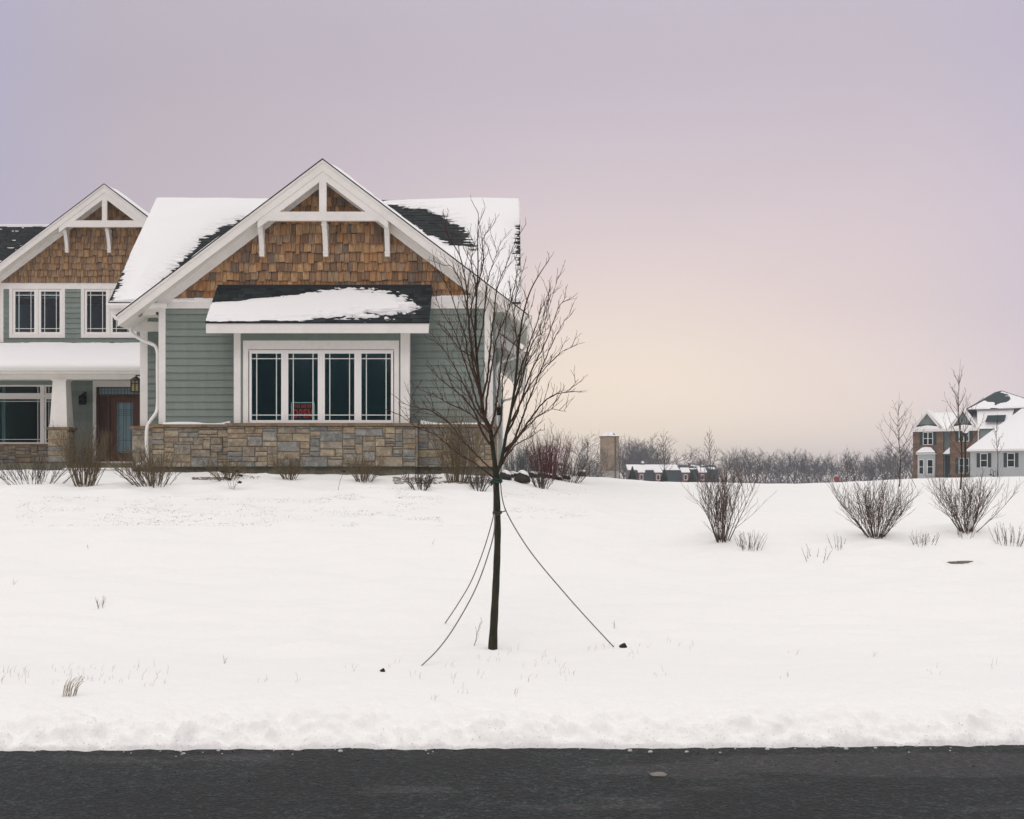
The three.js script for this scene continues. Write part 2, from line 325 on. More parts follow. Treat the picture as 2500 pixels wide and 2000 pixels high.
// one stone with broken edges, standing proud of the mortar
function stoneGeo(x0, x1, y0, y1, d, out, r) {
  const j = () => (r() - 0.5) * 0.014, c = 0.012 + r() * 0.01, o = out * (0.55 + 0.45 * r());
  const F = [[x0 + j(), y0 + j()], [x1 + j(), y0 + j()], [x1 + j(), y1 + j()], [x0 + j(), y1 + j()]];
  const cx = (x0 + x1) / 2, cy = (y0 + y1) / 2, inn = F.map(([x, y]) => [x + Math.sign(cx - x) * c, y + Math.sign(cy - y) * c]);
  const P = [], UV = [], q = (a, b, c2, d2) => { for (const v of [a, b, c2, a, c2, d2]) { P.push(...v); UV.push(v[0] + x0 * 0.37, v[1] + y0 * 0.61); } };
  const f = inn.map(([x, y]) => [x, y, -(d - o - (r() - 0.5) * 0.01)]), m = F.map(([x, y]) => [x, y, -(d - o + 0.012)]), b = F.map(([x, y]) => [x, y, -d]);
  q(f[0], f[1], f[2], f[3]);
  for (let i = 0; i < 4; i++) { const k = (i + 1) % 4; q(m[i], m[k], f[k], f[i]); q(b[i], b[k], m[k], m[i]); }
  const g = new THREE.BufferGeometry(); g.setAttribute('position', new THREE.Float32BufferAttribute(P, 3)); g.setAttribute('uv', new THREE.Float32BufferAttribute(UV, 2)); g.computeVertexNormals(); return g;
}
function packStones(w, h, r, cell = 0.06) {
  const nx = Math.max(2, Math.round(w / cell)), ny = Math.max(2, Math.round(h / cell)), sx = w / nx, sy = h / ny, grid = new Uint8Array(nx * ny), out = [];
  for (let y = 0; y < ny; y++) for (let x = 0; x < nx; x++) {
    if (grid[y * nx + x]) continue;
    let free = 0; while (x + free < nx && !grid[y * nx + x + free]) free++;
    let hh = [1, 2, 2, 2, 3, 3, 4][Math.floor(r() * 7)], ww = Math.max(4, Math.round(hh * (1.3 + r() * 2.4)));
    if (y + hh > ny || ny - y - hh === 0) hh = ny - y;
    hh = Math.min(hh, ny - y, 4); if (free - ww < 3) ww = free; ww = Math.min(ww, 11, free);
    if (hh === 1 && ww < 4) ww = Math.min(free, 4);
    for (let b = 0; b < hh; b++) for (let a = 0; a < ww; a++) grid[(y + b) * nx + x + a] = 1;
    out.push([x * sx, (x + ww) * sx, y * sy, (y + hh) * sy]);
  }
  return out;
}
function stoneWall(parent, x0, x1, y0, y1, d, thick, seed, name = 'stone_veneer', cell) {
  const r = rngOf(seed), wall = part(parent, name, box(x0, x1, y0, y1, d, d + thick), M.mortar);
  for (const [a, b, c, e] of packStones(x1 - x0, y1 - y0, r, cell)) part(wall, 'stone', stoneGeo(x0 + a + 0.009, x0 + b - 0.009, y0 + c + 0.008, y0 + e - 0.008, d, 0.03, r), M.stone[Math.floor(r() * M.stone.length)]);
  return wall;
}
// a sash with a prairie grille; glass at distance d
function sash(parent, x0, x1, y0, y1, d, opt = {}) {
  const f = opt.f ?? 0.055, ix = opt.ix ?? 0.12, iy = opt.iy ?? 0.12, s = part(parent, 'sash', join([box(x0, x0 + f, y0, y1, d - 0.03, d + 0.03), box(x1 - f, x1, y0, y1, d - 0.03, d + 0.03), box(x0 + f, x1 - f, y0, y0 + f, d - 0.0285, d + 0.03), box(x0 + f, x1 - f, y1 - f, y1, d - 0.0285, d + 0.03)]), M.vinyl);
  part(parent, 'pane', new THREE.PlaneGeometry(x1 - x0 - 2 * f, y1 - y0 - 2 * f).translate((x0 + x1) / 2, (y0 + y1) / 2, -d), M.glass);
  const bars = [], t = 0.011, q = 0.006;
  for (const x of opt.vx ?? [x0 + f + ix, x1 - f - ix]) bars.push(box(x - t, x + t, y0 + f, y1 - f, d - 0.008, d - 0.002));
  for (const y of opt.hy ?? [y0 + f + iy, y1 - f - iy]) bars.push(box(x0 + f, x1 - f, y - t, y + t, d - 0.0095, d - 0.0025));
  for (const b of bars) part(parent, 'muntin', b, M.muntin);
  return s;
}
const room = (parent, x0, x1, y0, y1, d0, d1) => part(parent, 'room', join([box(x0, x1, y0, y1, d1, d1 + 0.05), box(x0 - 0.05, x0, y0, y1, d0, d1), box(x1, x1 + 0.05, y0, y1, d0, d1), box(x0, x1, y0 - 0.05, y0, d0, d1), box(x0, x1, y1, y1 + 0.05, d0, d1)]), M.room);

const SL = 0.758;                                     // pitch of the gables
// boards that follow both slopes of a gable; drop measured downward from the roof line
function rakeBoard(cx, top, half, a, b, d0, d1, endX0 = half, endX1 = half) {
  const y = (dx) => top - SL * dx;
  return [prismZ([[cx - endX0, y(endX0) - b], [cx, top - b], [cx, top - a], [cx - endX0, y(endX0) - a]], d0, d1), prismZ([[cx, top - b], [cx + endX1, y(endX1) - b], [cx + endX1, y(endX1) - a], [cx, top - a]], d0, d1)];
}
const unit = [0.1, 0.12, 0.145, 0.165, 0.195].map((w) => {
  const g = prismX([[0, 0.036], [-0.052, 0], [-0.006, 0.27], [0, 0.27]], -w / 2 + 0.005, w / 2 - 0.005), p = g.attributes.position;
  for (let i = 0; i < p.count; i++) g.attributes.uv.setXY(i, p.getX(i) + w * 3, p.getY(i));                        // grain runs down the shake
  return { w, g };
});
// cedar shakes in courses; top(x) is the height that the shakes reach under the rake
function shakes(parent, x0, x1, y0, d, top, seed, own, keep = () => true, exposure = 0.229) {
  const r = rngOf(seed), rest = [];
  for (let row = 0, y = y0; y < y0 + 6; y += exposure, row++) {
    let x = x0 - r() * 0.1, n = 0;
    while (x < x1) {
      const v = unit[Math.floor(r() * 5)], cx = x + v.w / 2, dy = row ? (r() - 0.5) * 0.07 : 0; x += v.w;
      const low = y + dy, mi = Math.floor(r() * 8), fresh = (row < 2 && r() < 0.28) || r() < 0.02, tilt = (r() - 0.5) * 0.03;
      if (low > top(cx) || !keep(cx, y)) continue;
      n++;
      const mat = fresh ? M.shakeFresh : M.shake[mi], mesh = shade(new THREE.Mesh(v.g, mat));
      mesh.position.set(cx, low, -d); mesh.rotation.z = tilt; mesh.scale.z = 0.75 + r() * 0.5;
      if (own) { mesh.name = 'shake'; parent.add(mesh); } else { mesh.updateMatrix(); rest.push(v.g.clone().applyMatrix4(mesh.matrix)); }
    }
    if (!n) break;
  }
  return rest;
}
function bracket(parent, x, y, d) {                   // knee bracket: y is its top, d the wall
  const pr = [[d, y], [d - 0.36, y], [d - 0.36, y - 0.1], [d - 0.33, y - 0.12], [d - 0.24, y - 0.3], [d - 0.17, y - 0.5], [d - 0.13, y - 0.68], [d - 0.15, y - 0.7], [d - 0.15, y - 0.8], [d, y - 0.8]].reverse();
  const b = part(parent, 'gable_bracket', prismX(pr, x - 0.058, x + 0.058), M.white);
  part(b, 'bracket_band', join([box(x - 0.066, x + 0.066, y - 0.1, y - 0.07, d - 0.372, d), box(x - 0.066, x + 0.066, y - 0.72, y - 0.69, d - 0.162, d)]), M.white);
}

// ---- front wing: walls
const DW = 28, CX = -4.55, TOP = 9.40;
{
  const xl = -8.62, xr = -0.50, yCap = ay(1035.5, DW), yFr0 = ay(753.6, DW), yFr1 = ay(732.7, DW);
  const wall = part(house, 'siding_wall', join([
    prismZ([[xl, 0.6], [-6.6, 0.6], [-6.6, 5.6], [-2.5, 5.6], [-2.5, 0.6], [xr, 0.6], [xr, 5.85], [CX, 8.95], [xl, 5.85]], DW, DW + 0.12),
    box(xr - 0.12, xr, 0.6, 5.85, DW + 0.12, 35), box(xl, xl + 0.12, 0.6, 5.85, DW + 0.12, 35)]), M.sidingPlain);
  siding(wall, xl + 0.16, -6.62, yCap + 0.01, yFr0, DW);
  siding(wall, -2.49, xr - 0.17, yCap + 0.01, yFr0, DW);
  for (let y = yCap; y < 5.3; y += 0.178) part(wall, 'siding_board', prismZ([[xr, y], [xr + 0.02, y], [xr + 0.008, y + 0.185], [xr, y + 0.185]], DW + 0.03, 35), M.siding[Math.floor(rs() * 3)]);
  part(house, 'corner_board', box(xl, xl + 0.168, yCap, yFr1, DW - 0.035, DW), M.white);
  part(house, 'corner_board', box(xr - 0.17, xr + 0.03, yCap, yFr1, DW - 0.035, DW), M.white);
  part(house, 'corner_board', box(xr + 0.001, xr + 0.032, yCap, 5.4, DW + 0.001, DW + 0.16), M.white);
  part(house, 'frieze_board', box(xl + 0.168, xr - 0.17, yFr0, yFr1, DW - 0.033, DW), M.white);
  // gable wall of shakes
  const shakeWall = part(house, 'shake_gable', prismZ([[-8.5, yFr1], [-0.6, yFr1], [-0.6, yFr1 + 0.01], [CX, 8.9], [-8.5, yFr1 + 0.01]], DW - 0.012, DW - 0.002), M.woodDark);
  const soff = (x) => TOP - 0.27 - 0.03 - SL * Math.abs(x - CX);
  shakes(shakeWall, -8.3, -0.8, yFr1, DW - 0.012, (x) => soff(x) - 0.06, 31, true, (x, y) => !(x > -7.0 && x < -2.1 && y < 6.2));
  // rake frieze on the wall, under the soffit
  for (const g of rakeBoard(CX, TOP, 4, 0.24, 0.27 + 0.235, DW - 0.085, DW - 0.013, 4.1, 4.1)) part(house, 'rake_frieze', g, M.white);
}
// ---- front wing: roof
{
  const d0 = 27.58, d1 = 31.9, half = 4.93, y = (dx) => TOP - SL * dx;
  const roof = part(house, 'gable_roof', join([
    prismZ([[CX - half, y(half) - 0.27], [CX, TOP - 0.27], [CX, TOP - 0.03], [CX - half, y(half) - 0.03]], d0, 28.6), prismZ([[CX, TOP - 0.27], [CX + half, y(half) - 0.27], [CX + half, y(half) - 0.03], [CX, TOP - 0.03]], d0, d1),
    prismZ([[CX - 4.1, y(4.1) - 0.27], [CX, TOP - 0.27], [CX, TOP - 0.03], [CX - 4.1, y(4.1) - 0.03]], 28.6, d1)]), M.white);
  for (const g of rakeBoard(CX, TOP, half, -0.002, 0.026, 27.52, d1, half + 0.03, half + 0.03)) part(roof, 'shingle_layer', g, M.shingle[0]);
  for (const g of rakeBoard(CX, TOP, half, 0.027, 0.092, 27.53, d0)) part(house, 'drip_board', g, M.white);
  for (const g of rakeBoard(CX, TOP, half, 0.0925, 0.30, 27.55, d0)) part(house, 'bargeboard', g, M.white);
  // truss in the peak
  const yc0 = ay(539, 27.57), yc1 = ay(517, 27.57), xk = 0.087;
  for (const g of rakeBoard(CX, TOP, 1.6, 0.301, 0.49, 27.565, d0 + 0.06, (TOP - 0.301 - yc0) / SL, (TOP - 0.301 - yc0) / SL)) part(house, 'truss_rafter', g, M.white);
  part(house, 'collar_tie', prismZ([[CX - (TOP - 0.302 - yc0) / SL, yc0], [CX + (TOP - 0.302 - yc0) / SL, yc0], [CX + (TOP - 0.302 - yc1) / SL, yc1], [CX - (TOP - 0.302 - yc1) / SL, yc1]], 27.562, d0 + 0.065), M.white);
  part(house, 'king_post', box(CX - xk, CX + xk, yc1, TOP - 0.42, 27.56, d0 + 0.07), M.white);
  for (const x of [-6.08, CX + 0.02, -3.03]) bracket(house, x, yc0 - 0.002, DW - 0.012);
  // eaves: gutters and fascia
  const gut = (x, s, a, b, yy) => prismZ([[x, yy], [x, yy - 0.13], [x + s * 0.07, yy - 0.13], [x + s * 0.12, yy - 0.06], [x + s * 0.12, yy], [x + s * 0.11, yy], [x + s * 0.105, yy - 0.03], [x + s * 0.01, yy - 0.03], [x + s * 0.01, yy]].map((p) => p).sort(() => 0), a, b);
  const yl = y(half) - 0.0;
  part(house, 'eave_gutter', gut(CX - half - 0.002, -1, 27.56, 28.58, yl), M.vinyl);
  part(house, 'eave_gutter', gut(CX + half + 0.002, 1, 27.56, 31.4, yl), M.vinyl);
  part(house, 'eave_return', box(CX - half, CX - 4.1, yl - 0.285, yl - 0.04, 28.56, 28.6), M.white);
  // soffit vent on the left slope
  const v = V3(CX - half + 0.42, yl + 0.42 * SL - 0.276, -28.0), ang = Math.atan(SL), bars = [];
  for (let k = -2; k <= 2; k++) bars.push(new THREE.BoxGeometry(0.012, 0.008, 0.12).translate(k * 0.026, 0, 0).rotateZ(ang).translate(v.x, v.y, v.z));
  part(house, 'soffit_vent', bars, M.leadLine);
  // snow lying on both slopes, seen as a line along the rakes
  const n = Math.hypot(1, SL);
  const right = snowSheet(V3(CX + 0.03, TOP, -27.53), V3(0, 0, -1), V3(1 / n, -SL / n, 0), V3(SL / n, 1 / n, 0), 4.2, 6.0, 60, 150, (a, b) => (0.05 + 0.05 * fbm(b * 1.3, a * 2, 3) + 0.03 * (fbm(b * 6, a * 4, 2) - 0.5)) * sstep(0.0, 0.25, a) * sstep(-0.1, 0.4, b) * (1 - 0.75 * sstep(4.2, 5.2, b)) - 0.012);
  part(house, 'roof_snow', right, M.roofSnow);
  const left = snowSheet(V3(CX - 0.03, TOP, -27.53), V3(-1 / n, -SL / n, 0), V3(0, 0, -1), V3(-SL / n, 1 / n, 0), 6.1, 1.1, 150, 20, (a, b) => (0.035 * sstep(0.44, 0.6, fbm(a * 1.1 + 2, 4, 2)) * sstep(2.4, 3.4, a) - 0.006 + 0.03 * sstep(5.7, 6.0, a)) * sstep(0, 0.1, b));
  part(house, 'roof_snow', left, M.roofSnow);
  // the right soffit end and its downspout
  part(house, 'downspout', tubeOf([V3(CX + half + 0.06, yl - 0.12, -31.2), V3(CX + half + 0.04, yl - 0.3, -31.2), V3(0.1, yl - 0.62, -31.2), V3(-0.33, yl - 0.78, -31.2), V3(-0.42, yl - 0.95, -31.2), V3(-0.42, yl - 1.6, -31.2), V3(-0.42, 2.0, -31.2)], 0.045, 40, 8), M.vinyl);
}
// ---- box bay with its window
const bayGlassD = 27.42;
{
  const d = 27.4, xl = -6.64, xr = -2.476, yb = ay(1034.5, d), yt = ay(780, d), X = (p) => ax(p, d), Yp = (p) => ay(p, d);
  const wx0 = X(607), wx1 = X(962), wy0 = Yp(1033), wy1 = Yp(856);
  const bay = part(house, 'bay_wall', join([box(xl, wx0, yb, yt, d, d + 0.1), box(wx1, xr, yb, yt, d, d + 0.1), box(wx0, wx1, wy1, yt, d, d + 0.1), box(wx0, wx1, yb, wy0, d, d + 0.1), box(xl, xl + 0.1, yb, yt, d + 0.1, DW), box(xr - 0.1, xr, yb, yt, d + 0.1, DW)]), M.sidingPlain);
  siding(bay, X(588), X(978), Yp(832), yt, d);
  for (const [a, b] of [[588, 594.5], [973.5, 978]]) for (let y = yb; y < Yp(832); y += 0.178) part(bay, 'siding_board', prismX([[d, y], [d - 0.022, y], [d - 0.008, y + 0.18], [d, y + 0.18]], X(a), X(b)), M.siding[0]);
  for (let y = yb; y < yt; y += 0.178) part(bay, 'siding_board', prismZ([[xr, y], [xr + 0.02, y], [xr + 0.008, y + 0.185], [xr, y + 0.185]], d + 0.14, DW - 0.02), M.siding[1]);
  part(house, 'bay_corner_board', box(xl, X(588), yb, yt, d - 0.035, d), M.white);
  part(house, 'bay_corner_board', box(X(978), xr + 0.03, yb, yt, d - 0.035, d), M.white);
  part(house, 'bay_corner_board', box(xr + 0.001, xr + 0.03, yb, yt, d + 0.001, d + 0.14), M.white);
  const win = part(house, 'bay_window', join([box(X(594), X(606.5), Yp(1033.5), Yp(853), d - 0.03, d), box(X(962.5), X(974), Yp(1033.5), Yp(853), d - 0.03, d), box(X(594), X(974), Yp(853), Yp(831.7), d - 0.034, d), box(wx0, wx1, Yp(857.4), Yp(854.6), d - 0.02, d + 0.06), box(wx0, wx1, wy0 - 0.005, Yp(1031.8), d - 0.02, d + 0.06)]), M.white);
  for (let k = 0; k < 4; k++) {
    const a = 608.6 + 89.3 * k;
    sash(win, X(a), X(a + 83.6), Yp(1031.6), Yp(857.6), bayGlassD, { ix: 0.118, iy: 0.122 });
    if (k < 3) part(win, 'mullion', box(X(a + 83.8), X(a + 89.1), Yp(1031.6), Yp(857.6), d - 0.012, d + 0.07), M.vinyl);
  }
  room(house, -7.4, -1.6, yb - 0.2, 5.62, DW + 0.125, 32.5);
  // roof of the bay
  const e0 = 26.85, ye = ay(787.5, e0), ywl = ay(700, DW), x0 = -7.192, x1 = -1.936, fall = (ywl - ye) / (DW - e0);
  part(house, 'bay_fascia', box(x0 + 0.02, x1 - 0.02, ye - 0.245, ye - 0.02, e0 + 0.02, e0 + 0.06), M.white);
  part(house, 'bay_soffit', prismX([[e0 + 0.06, ye - 0.2], [DW - 0.04, ywl - 0.24], [DW - 0.04, ywl - 0.05], [e0 + 0.06, ye - 0.04]], x0 + 0.02, x1 - 0.02), M.white);
  const deck = part(house, 'bay_roof', prismX([[e0, ye - 0.02], [DW - 0.012, ywl - 0.02], [DW - 0.012, ywl], [e0, ye]], x0, x1), M.shingleEdge);
  const len = Math.hypot(DW - e0, ywl - ye), v = V3(0, (ywl - ye) / len, -(DW - e0) / len), nrm = V3(0, (DW - e0) / len, (ywl - ye) / len), o = V3(x0, ye, -e0), W = x1 - x0;
  // snow in a long patch; the photograph's bare upper left and right end stay bare
  const bareTop = (a) => lerpTable([[-1, 0.84], [0, 0.84], [0.5, 0.86], [1.0, 0.98], [1.7, 1.12], [2.4, 1.27], [3.0, 1.4], [3.8, 1.4], [4.2, 1.22], [4.6, 1.0], [4.85, 0.75], [5.0, 0.5], [5.2, 0.2]], a), bareLow = (a) => lerpTable([[-1, 0.03], [0, 0.04], [1.5, 0.05], [2.2, 0.07], [2.6, 0.1], [3.2, 0.15], [4.0, 0.22], [4.6, 0.33], [4.9, 0.5], [5.2, 0.9]], a);
  const hs = (a, b) => {
    const s = fbm(a * 3.5, b * 26, 3) - 0.5, q = fbm(a * 9 + 3, b * 9, 2) - 0.5, course = ((b / 0.15) % 1), ragged = 0.035 + 0.22 * sstep(1.2, 4.4, a);
    const m = Math.min(bareTop(a) - b + ragged * (s * 2.2 + q), b - bareLow(a) + ragged * (s * 2.2 + q) + 0.012 * q) - 0.035 * sstep(2.0, 3.6, a) * sstep(0.75, 1.0, course) * (1 + 2 * s) - 0.3 * sstep(2.2, 4.4, a) * sstep(0.5, 0.72, fbm(a * 4.2 + 7, b * 30, 3)) * sstep(0.95, 0.35, b);
    return Math.min(0.055, m * 0.35) * (0.85 + 0.3 * fbm(a * 1.5, b * 3, 2)) * sstep(0, 0.03, a);
  };
  const rest = [], rsh = rngOf(5);
  for (let c = 0; c < 11; c++) {
    const b0 = c * 0.15, hgt = Math.min(0.155, len - b0); if (hgt < 0.03) break;
    for (let a = -rsh() * 0.1; a < W; ) {
      const w = 0.1 + rsh() * 0.1, a0 = Math.max(0, a), a1 = Math.min(W, a + w); a += w; if (a1 - a0 < 0.03) continue;
      const th = 0.006 + (rsh() < 0.5 ? 0.006 : 0), up = 0.004, g = new THREE.BoxGeometry(a1 - a0 - 0.003, th, hgt); 
      const uv = g.attributes.uv; for (let i = 0; i < uv.count; i++) uv.setXY(i, uv.getX(i) * w + a0 * 1.7, uv.getY(i) * 0.15 + b0 * 1.3);
      const cpos = o.clone().add(V3((a0 + a1) / 2, 0, 0)).addScaledVector(v, b0 + hgt / 2).addScaledVector(nrm, th / 2 + up);
      const mesh = shade(new THREE.Mesh(g, M.shingle[Math.floor(rsh() * 4)])); mesh.position.copy(cpos); mesh.rotation.x = Math.atan2(v.y, -v.z) - 0.035;
      if (hs((a0 + a1) / 2, b0 + hgt / 2) > 0.012) { mesh.updateMatrix(); rest.push(g.applyMatrix4(mesh.matrix)); } else { mesh.name = 'shingle'; deck.add(mesh); }
    }
  }
  part(deck, 'covered_shingles', rest, M.shingle[0], { kind: 'stuff' });
  part(deck, 'flashing', box(x0 + 0.02, x1 - 0.02, ywl - 0.05, ywl + 0.035, DW - 0.075, DW - 0.04), M.shingleEdge);
  part(house, 'bay_roof_snow', snowSheet(o.clone().addScaledVector(nrm, 0.014), V3(1, 0, 0), v, nrm, W, len, 420, 150, hs), M.roofSnow);
}
// ---- stone base
{
  const y0 = ay(1141, 27.87), yc = ay(1043.5, 27.87), yct = ay(1036, 27.8);
  const base = (x0, x1, d, back, seed) => {
    stoneWall(house, x0, x1, y0, yc, d, back - d, seed);
    part(house, 'stone_cap', box(x0 - 0.045, x1 + 0.045, yc, yct, d - 0.07, back), M.cap);
    part(house, 'foundation', box(x0 + 0.03, x1 - 0.03, 0.9, y0 - 0.025, d + 0.05, back), M.concrete);
    part(house, 'base_flashing', box(x0 - 0.005, x1 + 0.005, y0 - 0.025, y0, d - 0.03, back - 0.01), M.strap);
  };
  base(-8.75, -6.79, 27.87, DW - 0.001, 51);
  base(-6.77, -2.30, 27.27, DW - 0.4, 52);
  base(-2.28, -0.42, 27.87, DW - 0.001, 53);
  for (let k = 0; k < 2; k++) { const x = [-6.771, -2.299][k], s = k ? 1 : -1; part(house, 'stone_return', box(k ? x - 0.05 : x, k ? x : x + 0.05, 0.9, yc, 27.6, 27.99), M.mortar); void s; }
  const r = rngOf(58), ret = part(house, 'stone_return', box(-2.36, -2.2985, y0, yct - 0.002, 27.45, 27.86), M.mortar);
  for (let y = y0 + 0.01; y < yc - 0.1; ) { const h = 0.1 + r() * 0.13; part(ret, 'stone', box(-2.2985, -2.275, y, Math.min(yc, y + h) - 0.012, 27.29, 27.83), M.stone[Math.floor(r() * 10)]); y += h; }
  // the far left corner pier and the side wall base
  const yp = ay(1048, 28.5);
  const pier = part(house, 'corner_pier', box(-9.42, -8.78, 0.9, yp, 28.45, 29.2), M.mortar), rr = rngOf(60);
  for (let y = 1.95; y < yp - 0.06; y += 0.42) part(pier, 'stone', stoneGeo(-9.42, -8.8, y, Math.min(yp, y + 0.41), 28.45, 0.03, rr), M.stone[2]);
  part(house, 'stone_cap', box(-9.46, -8.8, yp, yp + 0.075, 28.38, 29.2), M.cap);
  stoneWallSide();
  function stoneWallSide() {
    const xs = -0.42, r2 = rngOf(61), w = part(house, 'stone_base', box(xs - 0.1, xs, 0.9, yc, DW - 0.001, 35), M.mortar);
    const far = []; for (let d = 28.02; d < 34.5; d += 0.45) for (let y = y0; y < yc - 0.1; y += 0.2) far.push(box(xs, xs + 0.02 + 0.015 * r2(), y + 0.01, y + 0.19, d, d + 0.44));
    part(w, 'stone_courses', far, M.stone[0], { kind: 'stuff' });
    part(house, 'stone_cap', box(xs - 0.1, xs + 0.06, yc, yct - 0.003, DW + 0.002, 35), M.cap);
  }
  // snow left on the ledges
  const ledge = (x0, x1, d0, d1, y, seed) => part(house, 'ledge_snow', snowSheet(V3(x0, y, -d0), V3(1, 0, 0), V3(0, 0, -1), V3(0, 1, 0), x1 - x0, d1 - d0, 70, 8, (a, b) => (0.018 + 0.045 * fbm(a * 1.7 + seed, 3, 2) + 0.04 * sstep(0.3, 0.0, Math.abs(seed === 2 ? a : x1 - x0 - a)) + 0.01 * fbm(a * 9, b * 20, 2)) * sstep(0, 0.03, b)), M.roofSnow);
  ledge(-8.5, -6.82, 27.82, DW - 0.036, yct, 1); ledge(-2.24, -0.5, 27.82, DW - 0.036, yct, 2);
}
console.log('front wing');
// ---- main body behind the front wing, with its long snowy roof
{
  const de = 28.0, dr = 31.7, x0 = -9.85, x1 = 0.22, ye = ay(742, de), yr = ay(497, dr), dB = 28.6;
  const body = part(house, 'body_wall', join([box(-9.24, -8.62, 0.9, ye - 0.12, dB, dB + 0.12), box(-9.24, -9.12, 0.9, ye - 0.12, dB + 0.12, 34.8), box(-9.24, -0.5, 0.9, ye - 0.12, 34.68, 34.8), prismX([[dB, ye - 0.3], [34.8, ye - 0.3], [dr, yr - 0.32]], -9.2, -9.1), prismX([[dB, ye - 0.3], [34.8, ye - 0.3], [dr, yr - 0.32]], -0.6, -0.48)]), M.sidingPlain);
  siding(body, -9.08, -8.63, ay(1041, dB), 5.42, dB);
  part(house, 'corner_board', box(-9.245, -9.08, ay(1041, dB) - 0.05, 5.72, dB - 0.03, dB), M.white);
  part(house, 'corner_board', box(-9.27, -9.241, 2.4, 5.72, dB - 0.028, dB + 0.14), M.white);
  const n = Math.hypot(dr - de, yr - ye), v = V3(0, (yr - ye) / n, -(dr - de) / n), nrm = V3(0, (dr - de) / n, (yr - ye) / n);
  const roof = part(house, 'body_roof', prismX([[de, ye - 0.2], [de, ye], [dr, yr], [2 * dr - de, ye], [2 * dr - de, ye - 0.2], [dr, yr - 0.24]].reverse(), x0 + 0.03, x1 - 0.03), M.white);
  part(roof, 'shingle_deck', prismX([[de - 0.02, ye], [dr, yr + 0.002], [2 * dr - de, ye], [2 * dr - de, ye + 0.022], [dr, yr + 0.024], [de - 0.02, ye + 0.022]].reverse(), x0, x1), M.shingleEdge);
  // shingle courses, tabs of three tones
  const tabs = [], r = rngOf(71), o = V3(x0, ye + 0.022, -de + 0.02), W = x1 - x0, th = 0.012, tones = [[0.026, 0.032, 0.034], [0.036, 0.042, 0.044], [0.018, 0.023, 0.025], [0.03, 0.036, 0.037]];
  for (let b = 0; b < n - 0.02; b += 0.142) for (let a = 0; a < W - 0.05; ) {
    const w = Math.min(W - a, 0.13 + r() * 0.14), t = tones[Math.floor(r() * 4)], g = new THREE.BoxGeometry(w - 0.004, th * (r() < 0.5 ? 1 : 1.6), 0.15);
    const uv = g.attributes.uv; for (let i = 0; i < uv.count; i++) uv.setXY(i, uv.getX(i) * w + a * 1.7, uv.getY(i) * 0.15 + b * 1.3);
    g.rotateX(Math.atan2(v.y, -v.z) - 0.05); g.translate(o.x + a + w / 2, o.y + v.y * (b + 0.075) + nrm.y * 0.008, o.z + v.z * (b + 0.075) + nrm.z * 0.008);
    const col = new Float32Array(72); for (let i = 0; i < 24; i++) col.set(t, i * 3); g.setAttribute('color', new THREE.BufferAttribute(col, 3)); tabs.push(g); a += w;
  }
  part(roof, 'shingle_courses', tabs, M.shingleVary, { kind: 'stuff' });
  // where the wind has left the roof bare, as outlines on the roof plane
  const onRoof = (px, py) => { const dir = V3((px - 1250) / FOCAL, (1180 - py) / FOCAL, -1), p0 = V3(0, EYE, 0), t = o.clone().sub(p0).dot(nrm) / dir.dot(nrm), q = p0.addScaledVector(dir, t).sub(o); return [q.x, q.dot(v)]; };
  const bareL = [[600, 528], [545, 545], [500, 572], [455, 612], [415, 655], [380, 688], [356, 713], [380, 735], [520, 690], [660, 560]].map((p) => onRoof(...p));
  const bareR = [[900, 470], [945, 500], [985, 501], [1035, 510], [1085, 527], [1120, 548], [1150, 580], [1166, 603], [1160, 612], [1130, 608], [1085, 598], [1050, 580], [1020, 563], [985, 545], [940, 560], [800, 540]].map((p) => onRoof(...p));
  const bareE = [[1262, 560], [1275, 540], [1275, 660], [1264, 640], [1258, 600]].map((p) => onRoof(...p));
  const bareE2 = [[300, 640], [288, 680], [262, 735], [275, 735], [292, 700]].map((p) => onRoof(...p));
  const h = (a, b) => {
    const s = fbm(a * 1.6, b * 30, 3) - 0.5 + 0.5 * (fbm(a * 6, b * 60, 2) - 0.5), q = fbm(a * 5, b * 5, 3) - 0.5, saw = (b / 0.142) % 1;
    const s0 = Math.min(polySD(bareL, a, b) + 0.14, polySD(bareR, a, b) * 0.8 + 0.05, polySD(bareE, a, b), polySD(bareE2, a, b), 1.2), fade = 1 - 0.92 * sstep(0.05, 0.45, s0), sd = s0 + (0.3 * s + 0.2 * q - 0.04 * saw) * fade;
    const t = 0.12 * (1 - Math.exp(-Math.max(-0.1, sd) * 2.2)) + 0.07 * (fbm(a * 0.7, b * 0.8, 2) - 0.5) * sstep(0.2, 1.0, sd);
    return Math.min(t, 0.02 + 1.6 * (W - a), 0.02 + 1.2 * a + 0.02);
  };
  part(house, 'body_roof_snow', snowSheet(o.clone().addScaledVector(nrm, 0.018).add(V3(0, 0, 0)), V3(1, 0, 0), v, nrm, W, n + 0.07, 470, 300, h), M.roofSnow);
  part(house, 'rake_board', prismX([[de + 0.02, ye - 0.22], [dr, yr - 0.26], [dr, yr - 0.005], [de + 0.02, ye - 0.005]].reverse(), x1 - 0.029, x1 - 0.005), M.white);
  part(house, 'rake_board', prismX([[de + 0.02, ye - 0.22], [dr, yr - 0.26], [dr, yr - 0.005], [de + 0.02, ye - 0.005]].reverse(), x0 + 0.005, x0 + 0.029), M.white);
  part(house, 'eave_gutter', prismX([[de, ye], [de, ye - 0.12], [de - 0.07, ye - 0.12], [de - 0.12, ye - 0.05], [de - 0.12, ye], [de - 0.11, ye], [de - 0.11, ye - 0.03], [de - 0.01, ye - 0.03], [de - 0.01, ye]].reverse(), x0 - 0.02, -8.4), M.vinyl);
